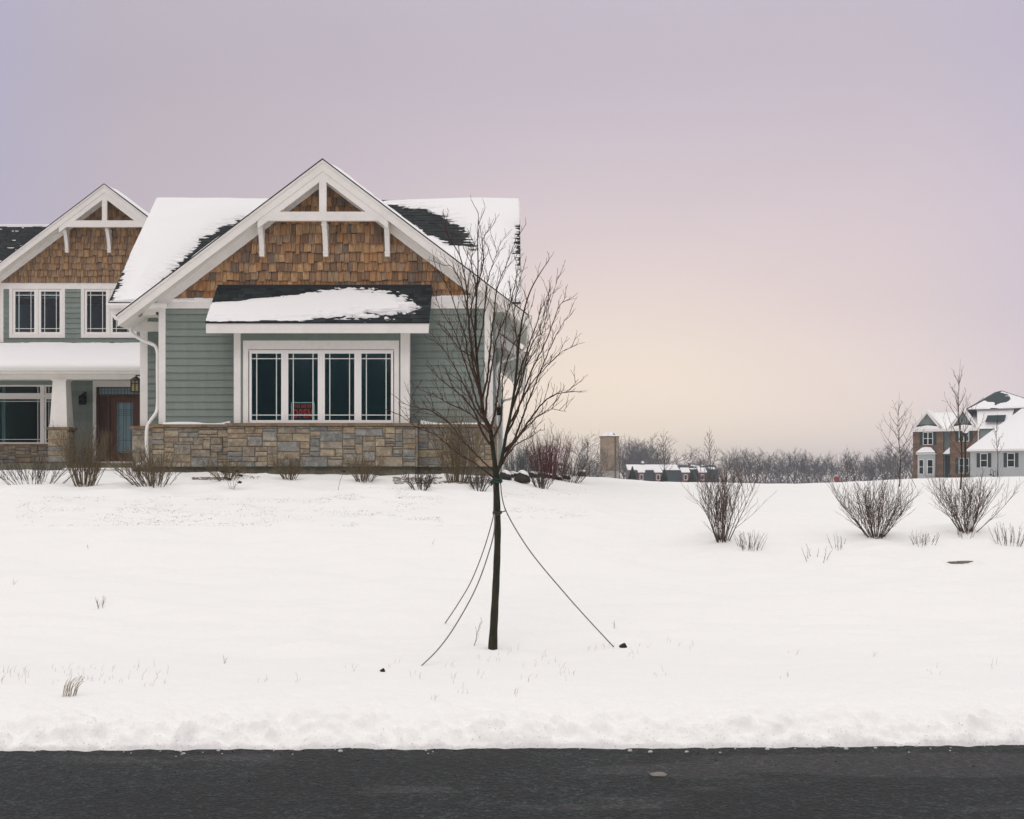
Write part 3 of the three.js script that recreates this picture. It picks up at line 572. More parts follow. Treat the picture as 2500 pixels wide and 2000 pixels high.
  part(house, 'eave_fascia', box(x0 + 0.09, -8.7, ye - 0.26, ye - 0.12, de + 0.002, de + 0.04), M.white);
  part(house, 'eave_soffit', box(x0 + 0.09, -8.7, ye - 0.26, ye - 0.235, de + 0.04, dB + 0.1), M.white);
  // downspout from the left gutter
  part(house, 'downspout', tubeOf([V3(-9.42, 5.5, -28.3), V3(-9.41, 5.36, -28.3), V3(-9.3, 5.24, -28.3), V3(-9.0, 5.08, -28.3), V3(-8.78, 4.98, -28.2), V3(-8.69, 4.82, -28.1), V3(-8.68, 4.4, -28.08), V3(-8.68, 3.5, -28.08), V3(-8.69, 3.34, -28.02), V3(-8.84, 3.05, -27.9), V3(-8.87, 2.9, -27.85), V3(-8.87, 2.3, -27.85), V3(-8.87, 2.14, -27.83), V3(-8.93, 2.08, -27.7), V3(-9.05, 2.02, -27.6)], 0.044, 90, 8), M.vinyl);
  // rear wing: only its right eave and upper wall show past the corner
  const dq = 35, half = 4.95, top = 9.35, y = (dx) => top - SL * dx;
  const rear = part(house, 'wing_roof', prismZ([[CX, top - 0.3], [CX + half, y(half) - 0.3], [CX + half, y(half) - 0.03], [CX, top - 0.03]], dq, 45), M.white);
  part(rear, 'shingle_layer', prismZ([[CX, top - 0.028], [CX + half + 0.03, y(half + 0.03) - 0.028], [CX + half + 0.03, y(half + 0.03)], [CX, top]], dq - 0.04, 45), M.shingle[0]);
  part(house, 'bargeboard', prismZ([[CX, top - 0.33], [CX + half, y(half) - 0.33], [CX + half, y(half) - 0.03], [CX, top - 0.03]], dq - 0.03, dq - 0.001), M.white);
  part(house, 'eave_gutter', box(CX + half + 0.002, CX + half + 0.12, y(half) - 0.14, y(half) - 0.01, dq, 45), M.vinyl);
  part(house, 'wing_wall', join([box(-9, -0.42, 0.9, 5.4, 35.3, 44.5), box(-6, 0.24, 5.95, 7.3, 37.2, 42)]), M.sidingPlain);
  part(house, 'corner_board', box(0.16, 0.27, 5.8, 7.3, 37.16, 37.2), M.white);
  part(house, 'downspout', tubeOf([V3(CX + half + 0.05, y(half) - 0.12, -44.4), V3(CX + half, y(half) - 0.4, -44.4), V3(0.0, y(half) - 0.72, -44.3), V3(-0.36, y(half) - 0.86, -44.3), V3(-0.38, y(half) - 1.2, -44.3), V3(-0.38, 2, -44.3)], 0.05, 40, 8), M.vinyl);
}
console.log('body');
// ---- two-storey part with the porch
{
  const dW = 39.7, cx = -13.94, top = ay(448.2, 39.2), half = 5.2, X = (p) => ax(p, dW), Yp = (p) => ay(p, dW), xl = X(0.5), xr = -9.4, yf0 = Yp(706), yf1 = Yp(691), y2 = Yp(838);
  const wins = [[23, 159], [198, 334]];
  const up = [box(xl, X(30), y2 - 0.6, yf1, dW, dW + 0.12), box(X(151.5), X(205), y2 - 0.6, yf1, dW, dW + 0.12), box(X(326), xr, y2 - 0.6, yf1, dW, dW + 0.12), box(X(30), X(151.5), y2 - 0.6, Yp(818), dW, dW + 0.12), box(X(205), X(326), y2 - 0.6, Yp(818), dW, dW + 0.12), box(X(30), X(326), yf0, yf1, dW, dW + 0.12), prismZ([[xl, yf1], [xr, yf1], [cx, top - 0.45]], dW, dW + 0.12), box(xl, xl + 0.12, 1.5, 8, dW + 0.12, 47)];
  const wall = part(house, 'storey_wall', up, M.sidingPlain);
  siding(wall, X(9), X(23), y2 - 0.02, yf0, dW); siding(wall, X(159), X(198), y2 - 0.02, yf0, dW); siding(wall, X(334), xr, y2 - 0.02, yf0, dW);
  siding(wall, X(23), X(159), y2 - 0.02, Yp(825), dW); siding(wall, X(198), X(334), y2 - 0.02, Yp(825), dW);
  part(house, 'corner_board', box(xl - 0.02, X(9), y2 - 0.3, yf1, dW - 0.035, dW), M.white);
  part(house, 'frieze_board', box(X(9), xr, yf0, yf1, dW - 0.033, dW), M.white);
  for (const [a, b] of wins) {
    const w = part(house, 'casement_window', join([box(X(a), X(a + 8), Yp(825), yf0, dW - 0.03, dW), box(X(b - 8), X(b), Yp(825), yf0, dW - 0.03, dW), box(X(a + 8), X(b - 8), Yp(825), Yp(816.5), dW - 0.03, dW), box(X(a + 66), X(a + 71), Yp(816.5), yf0, dW - 0.015, dW + 0.06)]), M.white);
    sash(w, X(a + 8.3), X(a + 65.8), Yp(816.3), yf0 - 0.005, dW + 0.03, { f: 0.075, ix: 0.125, iy: 0.125 });
    sash(w, X(a + 71.2), X(b - 8.3), Yp(816.3), yf0 - 0.005, dW + 0.03, { f: 0.075, ix: 0.125, iy: 0.125 });
  }
  room(house, xl + 0.13, xr - 0.1, 6.3, yf1 - 0.05, dW + 0.13, 44.5);
  const yf = (x) => top - 0.30 - SL * Math.abs(x - cx);
  const gable = part(house, 'shake_gable', prismZ([[xl + 0.1, yf1], [xr, yf1], [xr, yf1 + 0.02], [cx, top - 0.5], [xl + 0.1, yf1 + 0.02]], dW - 0.012, dW - 0.002), M.woodDark);
  const rest = shakes(gable, xl + 0.1, -10.2, yf1, dW - 0.012, (x) => yf(x) - 0.05, 77, false);
  const quarter = Math.ceil(rest.length / 3);
  const field = part(gable, 'shake_courses', rest.filter((g, i) => i % 3 === 0), M.shake[1], { kind: 'stuff' }); void quarter;
  part(gable, 'shake_courses', rest.filter((g, i) => i % 3 === 1), M.shake[4], { kind: 'stuff' }); part(gable, 'shake_courses', rest.filter((g, i) => i % 3 === 2), M.shake[7], { kind: 'stuff' }); void field;
  const d0 = 39.23, d1 = 46, y = (dx) => top - SL * dx;
  const roof = part(house, 'gable_roof', join(rakeBoard(cx, top, half, 0.03, 0.27, d0, d1)), M.white);
  for (const g of rakeBoard(cx, top, half, -0.002, 0.026, 39.17, d1, half + 0.03, half + 0.03)) part(roof, 'shingle_layer', g, M.shingle[0]);
  for (const g of rakeBoard(cx, top, half, 0.027, 0.092, 39.18, d0)) part(house, 'drip_board', g, M.white);
  for (const g of rakeBoard(cx, top, half, 0.0925, 0.30, 39.2, d0)) part(house, 'bargeboard', g, M.white);
  for (const g of rakeBoard(cx, top, half, 0.24, 0.27 + 0.2, dW - 0.085, dW - 0.013, 4.6, 4.6)) part(house, 'rake_frieze', g, M.white);
  const yc0 = ay(554, 39.2), yc1 = ay(538, 39.2);
  for (const g of rakeBoard(cx, top, 1.6, 0.301, 0.49, 39.215, d0 + 0.06, (top - 0.301 - yc0) / SL, (top - 0.301 - yc0) / SL)) part(house, 'truss_rafter', g, M.white);
  part(house, 'collar_tie', prismZ([[cx - (top - 0.302 - yc0) / SL, yc0], [cx + (top - 0.302 - yc0) / SL, yc0], [cx + (top - 0.302 - yc1) / SL, yc1], [cx - (top - 0.302 - yc1) / SL, yc1]], 39.212, d0 + 0.065), M.white);
  part(house, 'king_post', box(cx - 0.083, cx + 0.083, yc1, top - 0.42, 39.21, d0 + 0.07), M.white);
  for (const x of [cx - 1.42, cx + 0.04]) bracket(house, x, yc0 - 0.002, dW - 0.012);
  const n = Math.hypot(1, SL);
  part(house, 'roof_snow', snowSheet(V3(cx + 0.05, top, -39.18), V3(0, 0, -1), V3(1 / n, -SL / n, 0), V3(SL / n, 1 / n, 0), 4.2, 6.0, 30, 100, (a, b) => (0.05 + 0.05 * fbm(b * 1.3, a * 2, 3)) * sstep(0, 0.25, a) * sstep(0, 0.4, b) - 0.01), M.roofSnow);
  // roof of the part behind, dusted along the courses
  const de = 40.4, dr = 44.4, ye = 8.1, yr = ay(552, dr), ln = Math.hypot(dr - de, yr - ye), v = V3(0, (yr - ye) / ln, -(dr - de) / ln), nr = V3(0, (dr - de) / ln, (yr - ye) / ln);
  const back = part(house, 'ridge_roof', prismX([[de, ye - 0.2], [de, ye], [dr, yr], [2 * dr - de, ye], [2 * dr - de, ye - 0.2], [dr, yr - 0.24]].reverse(), -26, -12.5), M.shingle[0]);
  const tabs = [], r = rngOf(91), tones = [[0.026, 0.032, 0.034], [0.036, 0.042, 0.044], [0.018, 0.023, 0.025]];
  for (let b = 1.4; b < ln - 0.05; b += 0.142) for (let a = 0; a < 4.2; ) {
    const w = 0.14 + r() * 0.14, g = new THREE.BoxGeometry(w - 0.004, r() < 0.5 ? 0.012 : 0.02, 0.15), t = tones[Math.floor(r() * 3)];
    g.rotateX(Math.atan2(v.y, -v.z) - 0.05).translate(-20.3 + a, ye + v.y * (b + 0.075) + nr.y * 0.008, -de + v.z * (b + 0.075) + nr.z * 0.008);
    const col = new Float32Array(72); for (let i = 0; i < 24; i++) col.set(t, i * 3); g.setAttribute('color', new THREE.BufferAttribute(col, 3)); tabs.push(g); a += w;
  }
  part(back, 'shingle_courses', tabs, M.shingleVary, { kind: 'stuff' });
  part(house, 'roof_snow', snowSheet(V3(-20.3, ye + 0.02, -de + 0.02), V3(1, 0, 0), v, nr, 4.3, ln + 0.03, 170, 260, (a, b) => { const saw = (b / 0.142) % 1; return (saw < 0.3 ? 0.012 * (fbm(a * 2.4, b * 20, 3) - 0.5) : -0.006) + 0.014 * (fbm(a * 3, b * 9, 3) - 0.78 + 0.5 * sstep(3.2, 2.0, b)) + 0.06 * sstep(ln - 0.1, ln, b) - 0.003; }), M.roofSnow);
  // porch roof
  const pe = 37.4, pye = ay(894, pe), pyt = ay(836, dW), px0 = -21, px1 = -9.3, pl = Math.hypot(dW - pe, pyt - pye), pv = V3(0, (pyt - pye) / pl, -(dW - pe) / pl), pn = V3(0, (dW - pe) / pl, (pyt - pye) / pl);
  part(house, 'porch_roof', prismX([[pe, pye - 0.04], [dW - 0.03, pyt - 0.04], [dW - 0.03, pyt], [pe, pye]], px0, px1), M.shingleEdge);
  part(house, 'porch_roof_snow', snowSheet(V3(px0, pye + 0.012, -pe), V3(1, 0, 0), pv, pn, px1 - px0, pl, 420, 90, (a, b) => { const s = fbm(a * 2.2, b * 20, 3) - 0.5; return Math.min(0.075, (pl - 0.14 - b + 0.10 * s) * 0.5, (b + 0.01 + 0.05 * (fbm(a * 2, 1, 3) - 0.4)) * 0.5, 0.03 + (fbm(a * 1.6 + 3, b * 18, 3) - 0.42 + 0.5 * sstep(pl - 0.3, pl - 0.9, b)) * 0.3) * (0.9 + 0.3 * fbm(a, b * 2, 2)); }), M.roofSnow);
  part(house, 'porch_gutter', prismX([[pe, pye - 0.01], [pe, pye - 0.15], [pe - 0.07, pye - 0.15], [pe - 0.12, pye - 0.06], [pe - 0.12, pye - 0.01], [pe - 0.105, pye - 0.01], [pe - 0.105, pye - 0.04], [pe - 0.015, pye - 0.04], [pe - 0.015, pye - 0.01]].reverse(), px0, px1), M.vinyl);
  part(house, 'porch_fascia', box(px0, px1, ay(912, pe), pye - 0.045, pe + 0.002, pe + 0.05), M.white);
  part(house, 'porch_ceiling', box(px0, px1, ay(912, pe) - 0.005, ay(912, pe) + 0.02, pe + 0.05, dW), M.white);
  part(house, 'porch_beam', box(px0, px1, ay(927, 37.8), ay(912, pe) - 0.006, 37.68, 38.12), M.white);
  // tapered column on its stone pier
  const cxp = ax(150.5, 37.9), yb = ay(1043, 37.62), yt = ay(926.5, 37.75);
  const col = new THREE.CylinderGeometry(0.212 * Math.SQRT2, 0.288 * Math.SQRT2, yt - yb, 4, 1).rotateY(Math.PI / 4); const cg = flat(col); cg.computeVertexNormals(); cg.translate(cxp, (yt + yb) / 2, -37.9);
  const column = part(house, 'porch_column', cg, M.white);
  part(column, 'column_trim', join([box(cxp - 0.25, cxp + 0.25, yt - 0.05, yt + 0.02, 37.65, 38.15), box(cxp - 0.31, cxp + 0.31, yb, yb + 0.05, 37.59, 38.21)]), M.white);
  const pyb = ay(1130, 37.6);
  const pierM = part(house, 'porch_pier', box(cxp - 0.32, cxp + 0.32, 1.6, yb - 0.09, 37.58, 38.22), M.mortar), rp = rngOf(95);
  for (const [a, b, c, e] of packStones(0.64, yb - 0.09 - pyb, rp, 0.075)) { part(pierM, 'stone', stoneGeo(cxp - 0.32 + a + 0.006, cxp - 0.32 + b - 0.006, pyb + c + 0.005, pyb + e - 0.005, 37.58, 0.03, rp), M.stone[Math.floor(rp() * 10)]); }
  for (let yy = pyb; yy < yb - 0.15; yy += 0.17) part(pierM, 'stone', box(cxp + 0.32, cxp + 0.345, yy + 0.005, yy + 0.16, 37.6, 38.2), M.stone[Math.floor(rp() * 10)]);
  part(house, 'stone_cap', box(cxp - 0.37, cxp + 0.38, yb - 0.088, yb - 0.002, 37.52, 38.28), M.cap);
  // porch floor and steps
  part(house, 'porch_floor', box(px0, px1, 1.2, ay(1131, 37.4), 37.38, dW), M.concrete);
  part(house, 'porch_step', box(ax(157, 36.9), px1, 1.2, ay(1146, 36.9), 36.85, 37.37), M.concrete);
  part(house, 'step_snow', snowSheet(V3(ax(152, 36.9), ay(1146, 36.9), -36.83), V3(1, 0, 0), V3(0, 0, -1), V3(0, 1, 0), 5, 0.52, 80, 12, (a, b) => 0.03 + 0.03 * fbm(a * 2, b * 3, 2)), M.roofSnow);
  // porch wall: opening for the large window, door
  const wl = X(-70), wr = X(172), wy0 = Yp(1084), wy1 = Yp(940);
  const pw = part(house, 'porch_wall', join([box(px0, wl, 2.2, 6.3, dW, dW + 0.12), box(wr, X(230), 2.2, 6.3, dW, dW + 0.12), box(wl, wr, wy1, 6.3, dW, dW + 0.12), box(wl, wr, 2.2, wy0, dW, dW + 0.12), box(X(230), xr, Yp(940), 6.3, dW, dW + 0.12), box(X(366), xr, 2.2, Yp(940), dW, dW + 0.12)]), M.sidingPlain);
  siding(pw, X(174), X(227), Yp(1130), Yp(925), dW);
  const big = part(house, 'picture_window', join([box(wl, wr, Yp(970), Yp(964.5), dW - 0.015, dW + 0.08), box(X(102), X(108), wy0, wy1, dW - 0.02, dW + 0.08), box(X(-66), X(-60), wy0, wy1, dW - 0.02, dW + 0.08)]), M.vinyl);
  for (const [a, b] of [[-59.5, 101.5], [108.5, 170]]) {
    sash(big, X(a), X(b), Yp(964), wy1, dW + 0.03, { f: 0.055, vx: [X(b - 10), X(a + 10)], hy: [] });
    sash(big, X(a), X(b), wy0, Yp(970.5), dW + 0.03, { f: 0.055, vx: [X(b - 10), X(a + 10)], hy: [Yp(980), Yp(1073)] });
  }
  part(big, 'window_sill', box(wl, X(174), Yp(1089), wy0, dW - 0.12, dW), M.cap);
  room(house, wl - 0.3, X(175), 2.3, 6.2, dW + 0.13, 44);
  stoneWall(house, X(-70), X(172), ay(1131, dW), Yp(1089), dW - 0.09, 0.085, 97, 'porch_stone_base', 0.06);
  // front door
  const dD = dW + 0.02, casing = part(house, 'door_casing', join([box(X(227), X(235), Yp(1128), Yp(930), dW - 0.03, dW), box(X(235), X(365), Yp(945), Yp(930), dW - 0.032, dW)]), M.white); void casing;
  const door = part(house, 'front_door', join([box(X(235), X(240), Yp(1128), Yp(945), dD, dD + 0.1), box(X(240), X(366), Yp(967), Yp(963), dD, dD + 0.1), box(X(261), X(267), Yp(1128), Yp(967), dD, dD + 0.1), box(X(268), X(283), Yp(1126), Yp(967.5), dD + 0.03, dD + 0.08), box(X(323), X(342), Yp(1126), Yp(967.5), dD + 0.03, dD + 0.08), box(X(283), X(323), Yp(1126), Yp(1106), dD + 0.03, dD + 0.08), box(X(283), X(323), Yp(983), Yp(967.5), dD + 0.03, dD + 0.08), box(X(343), X(366), Yp(1128), Yp(945), dD + 0.03, dD + 0.1), box(X(235), X(366), Yp(948), Yp(945), dD, dD + 0.1)]), M.wood);
  part(door, 'sidelight', box(X(240), X(261), Yp(1128), Yp(967), dD + 0.06, dD + 0.09), M.woodDark);
  const pane = part(door, 'leaded_pane', box(X(283), X(323), Yp(1106), Yp(983), dD + 0.05, dD + 0.065), M.lead), lines = [];
  for (const p of [286, 288.5, 300, 306, 317.5, 320]) lines.push(box(X(p - 0.35), X(p + 0.35), Yp(1106), Yp(983), dD + 0.04, dD + 0.049));
  for (const p of [986, 1000, 1004, 1009, 1014, 1075, 1103]) lines.push(box(X(283), X(323), Yp(p + 0.35), Yp(p - 0.35), dD + 0.038, dD + 0.047));
  part(door, 'leading', lines, M.leadLine); void pane;
  const tr = part(door, 'transom_pane', box(X(240), X(343), Yp(963), Yp(948), dD + 0.05, dD + 0.065), M.lead), tl = [];
  for (let p = 246; p < 342; p += 8) tl.push(box(X(p - 0.4), X(p + 0.4), Yp(963), Yp(948), dD + 0.04, dD + 0.049));
  tl.push(box(X(240), X(343), Yp(954.4), Yp(953.6), dD + 0.038, dD + 0.047)); part(door, 'leading', tl, M.leadLine); void tr;
  part(house, 'threshold', box(X(235), X(366), Yp(1134), Yp(1127), dW - 0.25, dW + 0.12), M.vinyl);
  room(house, X(232), xr - 0.1, 2.3, 6.2, dW + 0.13, 43);
}
// lanterns: things fixed to the house
function lantern(label, x, y, z, s, arm, glass = M.amber) {
  const L = thing('wall_lantern', label, 'lantern', [x, y, z]), b = (x0, x1, y0, y1, z0, z1) => new THREE.BoxGeometry((x1 - x0) * s, (y1 - y0) * s, (z1 - z0) * s).translate((x0 + x1) / 2 * s, (y0 + y1) / 2 * s, (z0 + z1) / 2 * s);
  const put = (name, g, m) => { const o = shade(new THREE.Mesh(g, m)); o.name = name; L.add(o); return o; };
  const roof = new THREE.CylinderGeometry(0.03 * s, 0.19 * s, 0.1 * s, 4).rotateY(Math.PI / 4).translate(0, 0.36 * s, 0);
  put('lantern_roof', roof, M.black);
  const bars = []; for (const i of [-1, 1]) for (const k of [-1, 1]) bars.push(b(i * 0.1 - 0.012, i * 0.1 + 0.012, 0, 0.32, k * 0.1 - 0.012, k * 0.1 + 0.012));
  for (const yy of [0, 0.21, 0.3]) for (const k of [-1, 1]) bars.push(b(-0.112, 0.112, yy, yy + 0.02, k * 0.1 - 0.014, k * 0.1 + 0.014), b(k * 0.1 - 0.013, k * 0.1 + 0.013, yy + 0.001, yy + 0.019, -0.112, 0.112));
  for (const k of [-1, 1]) bars.push(b(-0.009, 0.009, 0, 0.3, k * 0.1 - 0.01, k * 0.1 + 0.01));
  put('lantern_frame', join(bars), M.black); put('lantern_glass', b(-0.09, 0.09, 0.015, 0.31, -0.09, 0.09), glass);
  put('lantern_arm', join(arm === 'side' ? [b(0, 0.42, 0.42, 0.45, -0.015, 0.015), b(-0.012, 0.012, 0.38, 0.45, -0.012, 0.012), b(0.4, 0.43, 0.2, 0.5, -0.06, 0.06)] : arm === 'left' ? [b(-0.3, 0, 0.42, 0.45, -0.015, 0.015), b(-0.012, 0.012, 0.38, 0.45, -0.012, 0.012), b(-0.32, -0.29, 0.15, 0.5, -0.06, 0.06)] : [b(-0.015, 0.015, 0.42, 0.45, -0.3, 0), b(-0.012, 0.012, 0.38, 0.45, -0.012, 0.012), b(-0.06, 0.06, 0.1, 0.55, -0.31, -0.28)]), M.black);
  return L;
}
lantern('black craftsman lantern with amber glass hanging beside the front door', -9.54, ay(958, 29.1), -29.1, 0.98, 'side');
lantern('black lantern on the dark porch wall left of the door', ax(200, 39.4), ay(988, 39.4), -39.42, 0.85, 'back', M.darkPane);
lantern('small black lantern on the right side wall behind the tree', ax(1219, 30.2), ay(1014, 30.2), -30.2, 0.62, 'left', M.darkPane);
// sign behind the second sash of the bay window
{
  const x0 = ax(713, 27.55), x1 = ax(770, 27.55), y0 = ay(1028.5, 27.55), y1 = ay(983, 27.55), w = x1 - x0, h = y1 - y0;
  const cv = document.createElement('canvas'); cv.width = 560; cv.height = 440; const c = cv.getContext('2d');
  c.fillStyle = '#0c0f0d'; c.fillRect(0, 0, 560, 440); c.fillStyle = '#ff2a32'; c.textAlign = 'center'; c.textBaseline = 'alphabetic'; c.strokeStyle = '#ff2a32'; c.lineJoin = 'miter';
  const word = (t, size, sx, y, lw) => { c.save(); c.translate(280, y); c.scale(sx, 1); c.font = 'bold ' + size + 'px sans-serif'; c.lineWidth = lw; c.fillText(t, 0, 0); c.strokeText(t, 0, 0); c.restore(); };
  word("YES WE'RE", 112, 0.78, 128, 3); word('OPEN', 290, 0.64, 372, 7);
  const t = new THREE.CanvasTexture(cv); t.colorSpace = THREE.SRGBColorSpace;
  const sign = thing('open_sign', 'black and red YES WE\'RE OPEN sign behind the bay window glass', 'sign', [(x0 + x1) / 2, y0, -27.436]);
  const face = shade(new THREE.Mesh(new THREE.BoxGeometry(w - 0.02, h - 0.02, 0.006).translate(0, h / 2, 0), std(0xffffff, 0.5, { map: t }))); face.name = 'printed_panel'; sign.add(face);
  const fr = [[-w / 2, -w / 2 + 0.018, 0, h], [w / 2 - 0.018, w / 2, 0, h], [-w / 2 + 0.018, w / 2 - 0.018, h - 0.018, h], [-w / 2 + 0.018, w / 2 - 0.018, 0, 0.018]].map(([a, b, e, f]) => new THREE.BoxGeometry(b - a, f - e, 0.012).translate((a + b) / 2, (e + f) / 2, 0));
  const frame = shade(new THREE.Mesh(join(fr), M.muntin)); frame.name = 'sign_frame'; sign.add(frame);
}
console.log('house done');

// ---------------------------------------------------------------- staked young tree in front
const tmpUp = new THREE.Vector3(0, 1, 0);
const randDir = (r) => { const a = r() * 6.283, y = r() * 2 - 1, s = Math.sqrt(1 - y * y); return new THREE.Vector3(Math.cos(a) * s, y, Math.sin(a) * s); };
// side shoots along a branch
function shoots(B, pts, r, { from = 0.2, step = 0.1, len = 0.35, rad = 0.0035, depth = 1, bias = 0.8, lift = 0.25, side = 0.75, thin = 0.0012 }) {
  let acc = 0, flip = r() < 0.5 ? 1 : -1; const total = pts.slice(1).reduce((s, p, i) => s + p.distanceTo(pts[i]), 0); let run = 0;
  for (let k = 1; k < pts.length; k++) {
    const seg = pts[k].distanceTo(pts[k - 1]); run += seg; acc += seg; const t = run / total;
    if (t < from || acc < step * (0.7 + 0.6 * r())) continue; acc = 0; flip = -flip;
    const T = pts[k].clone().sub(pts[k - 1]).normalize(), S = randDir(r).cross(T).normalize(); if (S.x * flip < 0) S.negate();
    const dir = T.clone().multiplyScalar(bias).addScaledVector(S, side).addScaledVector(tmpUp, lift).normalize(), L = len * (1 - 0.55 * t) * (0.35 + r());
    const q = [pts[k].clone()], n = 4; let dcur = dir.clone();
    for (let i = 1; i <= n; i++) { dcur.addScaledVector(randDir(r), 0.16).addScaledVector(tmpUp, 0.09).normalize(); q.push(q[i - 1].clone().addScaledVector(dcur, L / n)); }
    B.add(q, q.map((_, i) => rad * (1 - i / n) + thin * (i / n)), 4);
    if (depth > 0) shoots(B, q, r, { from: 0.15, step: step * 0.62, len: len * 0.36, rad: Math.max(thin * 1.5, rad * 0.6), depth: depth - 1, bias, lift, side, thin });
  }
}
{
  const D = 11.06, r = rngOf(2024), base = ground_at(1203, 1585), DD = -base.z;
  const t = thing('staked_tree', 'slender bare young tree held by guy wires, standing in the front yard', 'tree', [base.x, base.y, base.z]);
  const P = (list, dd0, dd1) => list.map(([x, y], i) => at(x, y, DD + dd0 + (dd1 - dd0) * Math.pow(i / (list.length - 1), 1.2)));
  const taper = (n, a, b, p = 1) => Array.from({ length: n }, (_, i) => a + (b - a) * Math.pow(i / (n - 1), p));
  const B = new Tubes();
  const trunk = curve([V3(base.x, base.y - 0.15, base.z), ...P([[1203, 1585], [1204, 1560], [1207, 1500], [1212, 1400], [1215, 1300], [1214, 1240], [1211, 1180], [1211, 1150]], 0, 0)], 60);
  B.add(trunk, trunk.map((p) => { const h = (p.y - base.y) / 1.7; return 0.034 + 0.012 * Math.exp(-Math.max(0, h) * 6) - 0.003 * h + 0.0012 * Math.sin(h * 40) + 0.002 * (fbm(h * 9, 1, 2) - 0.5); }), 12);
  const LL = P([[1212, 1168], [1209, 1140], [1206, 1117], [1200, 1069], [1196, 1045], [1183, 1019], [1175, 974], [1169, 928], [1163, 860], [1160, 800], [1163, 730], [1167, 650], [1166, 585], [1168, 522]], 0, 0.15);
  const RL = P([[1211, 1166], [1216, 1146], [1220, 1138], [1228, 1105], [1236, 1060], [1246, 1014], [1255, 958], [1262, 894], [1268, 830], [1277, 770], [1295, 710], [1320, 665], [1340, 636]], 0, -0.3);
  const cl = curve(LL, 90), cr = curve(RL, 80);
  B.add(cl, cl.map((_, i) => 0.0245 * Math.pow(1 - i / 91, 0.9) + 0.002), 9); B.add(cr, cr.map((_, i) => 0.019 * Math.pow(1 - i / 81, 0.9) + 0.002), 8);
  const tr = part(t, 'trunk', B.geo(), M.bark); void tr;
  const tw = new Tubes(), tw2 = new Tubes(); shoots(tw, cl, r, { from: 0.35, step: 0.09, len: 0.36, thin: 0.0013, bias: 1, side: 0.65 }); shoots(tw2, cr, r, { from: 0.35, step: 0.09, len: 0.36, thin: 0.0013, bias: 1, side: 0.65 });
  tw.add(P([[1216, 1372], [1219, 1367], [1221, 1362]], 0, -0.03), [0.004, 0.003, 0.002], 5);
  part(t, 'leader_twigs', tw.geo(), M.twig, { kind: 'stuff' }); part(t, 'leader_twigs', tw2.geo(), M.twig, { kind: 'stuff' });
  const limbs = [
    [[1207, 1168], [1165, 1135], [1119, 1108], [1062, 1062], [1014, 1042], [972, 1008]], [[1204, 1150], [1162, 1110], [1128, 1074], [1101, 1037], [1078, 1014], [1038, 990]], [[1098, 1034], [1050, 1002], [1015, 993], [1005, 962]],
    [[1196, 1085], [1174, 1049], [1160, 1010], [1135, 975], [1100, 945], [1062, 915], [1048, 898]], [[1197, 1050], [1180, 1025], [1163, 1000], [1140, 955], [1115, 905], [1080, 850], [1052, 828]],
    [[1186, 1025], [1165, 985], [1150, 930], [1130, 870], [1110, 810], [1078, 760], [1052, 700]], [[1179, 995], [1165, 940], [1145, 880], [1135, 820], [1115, 760], [1095, 705], [1065, 655]], [[1173, 955], [1155, 890], [1148, 820], [1140, 750], [1125, 690], [1100, 650], [1083, 648]],
    [[1168, 915], [1150, 840], [1143, 760], [1138, 700], [1120, 620], [1092, 570], [1083, 520]], [[1164, 865], [1178, 800], [1185, 730], [1192, 680], [1205, 640], [1222, 590]], [[1176, 978], [1190, 920], [1196, 860], [1205, 780], [1215, 700], [1235, 650], [1262, 578]],
    [[1197, 1050], [1208, 1010], [1215, 960], [1222, 900], [1230, 830], [1238, 760], [1250, 700]], [[1185, 1022], [1190, 960], [1200, 900], [1212, 830], [1240, 760], [1258, 690], [1268, 635]], [[1202, 1075], [1222, 1030], [1225, 980], [1228, 920], [1250, 850], [1275, 800], [1300, 745]],
    [[1236, 1062], [1258, 1020], [1275, 970], [1300, 900], [1330, 840], [1365, 750], [1384, 722]], [[1228, 1108], [1250, 1085], [1268, 1040], [1290, 980], [1318, 910], [1352, 830], [1390, 766]], [[1241, 1042], [1268, 990], [1295, 940], [1335, 895], [1370, 860], [1408, 842]],
    [[1230, 1100], [1262, 1070], [1290, 1030], [1320, 990], [1350, 965], [1385, 955], [1413, 926]], [[1222, 1132], [1250, 1090], [1280, 1050], [1310, 1020], [1345, 1000], [1382, 1005]], [[1246, 1016], [1262, 960], [1280, 900], [1310, 850], [1335, 770], [1364, 672]],
    [[1255, 962], [1272, 900], [1300, 820], [1320, 760], [1345, 700]], [[1262, 898], [1262, 830], [1255, 770], [1265, 700], [1280, 650]], [[1218, 1148], [1240, 1110], [1262, 1085], [1290, 1070], [1320, 1048]],
    [[1170, 935], [1158, 880], [1120, 850], [1085, 800], [1060, 790]], [[1160, 820], [1150, 760], [1162, 700], [1150, 640], [1160, 590]], [[1250, 1000], [1275, 930], [1290, 860], [1320, 800], [1335, 745]], [[1199, 1062], [1170, 1030], [1130, 1000], [1095, 985], [1055, 960]], [[1166, 700], [1180, 640], [1178, 590], [1192, 560]],
  ];
  limbs.forEach((l, i) => {
    const dd = (i % 2 ? 1 : -1) * (0.15 + r() * 0.55), LB = new Tubes(), c = curve(P(l, 0, dd), 44), r0 = 0.0072 + (l.length > 6 ? 0.003 : 0) + r() * 0.002;
    c.forEach((p, k) => { if (k > 4) p.addScaledVector(randDir(r), 0.004); });
    LB.add(c, c.map((_, k) => r0 * Math.pow(1 - k / 45, 0.95) + 0.0014), 6);
    shoots(LB, c, r, { from: 0.2, step: 0.065, len: 0.34, rad: 0.0034, depth: 1, thin: 0.0013, side: 0.62, bias: 1 });
    part(t, 'branch', LB.geo(), M.twig);
  });
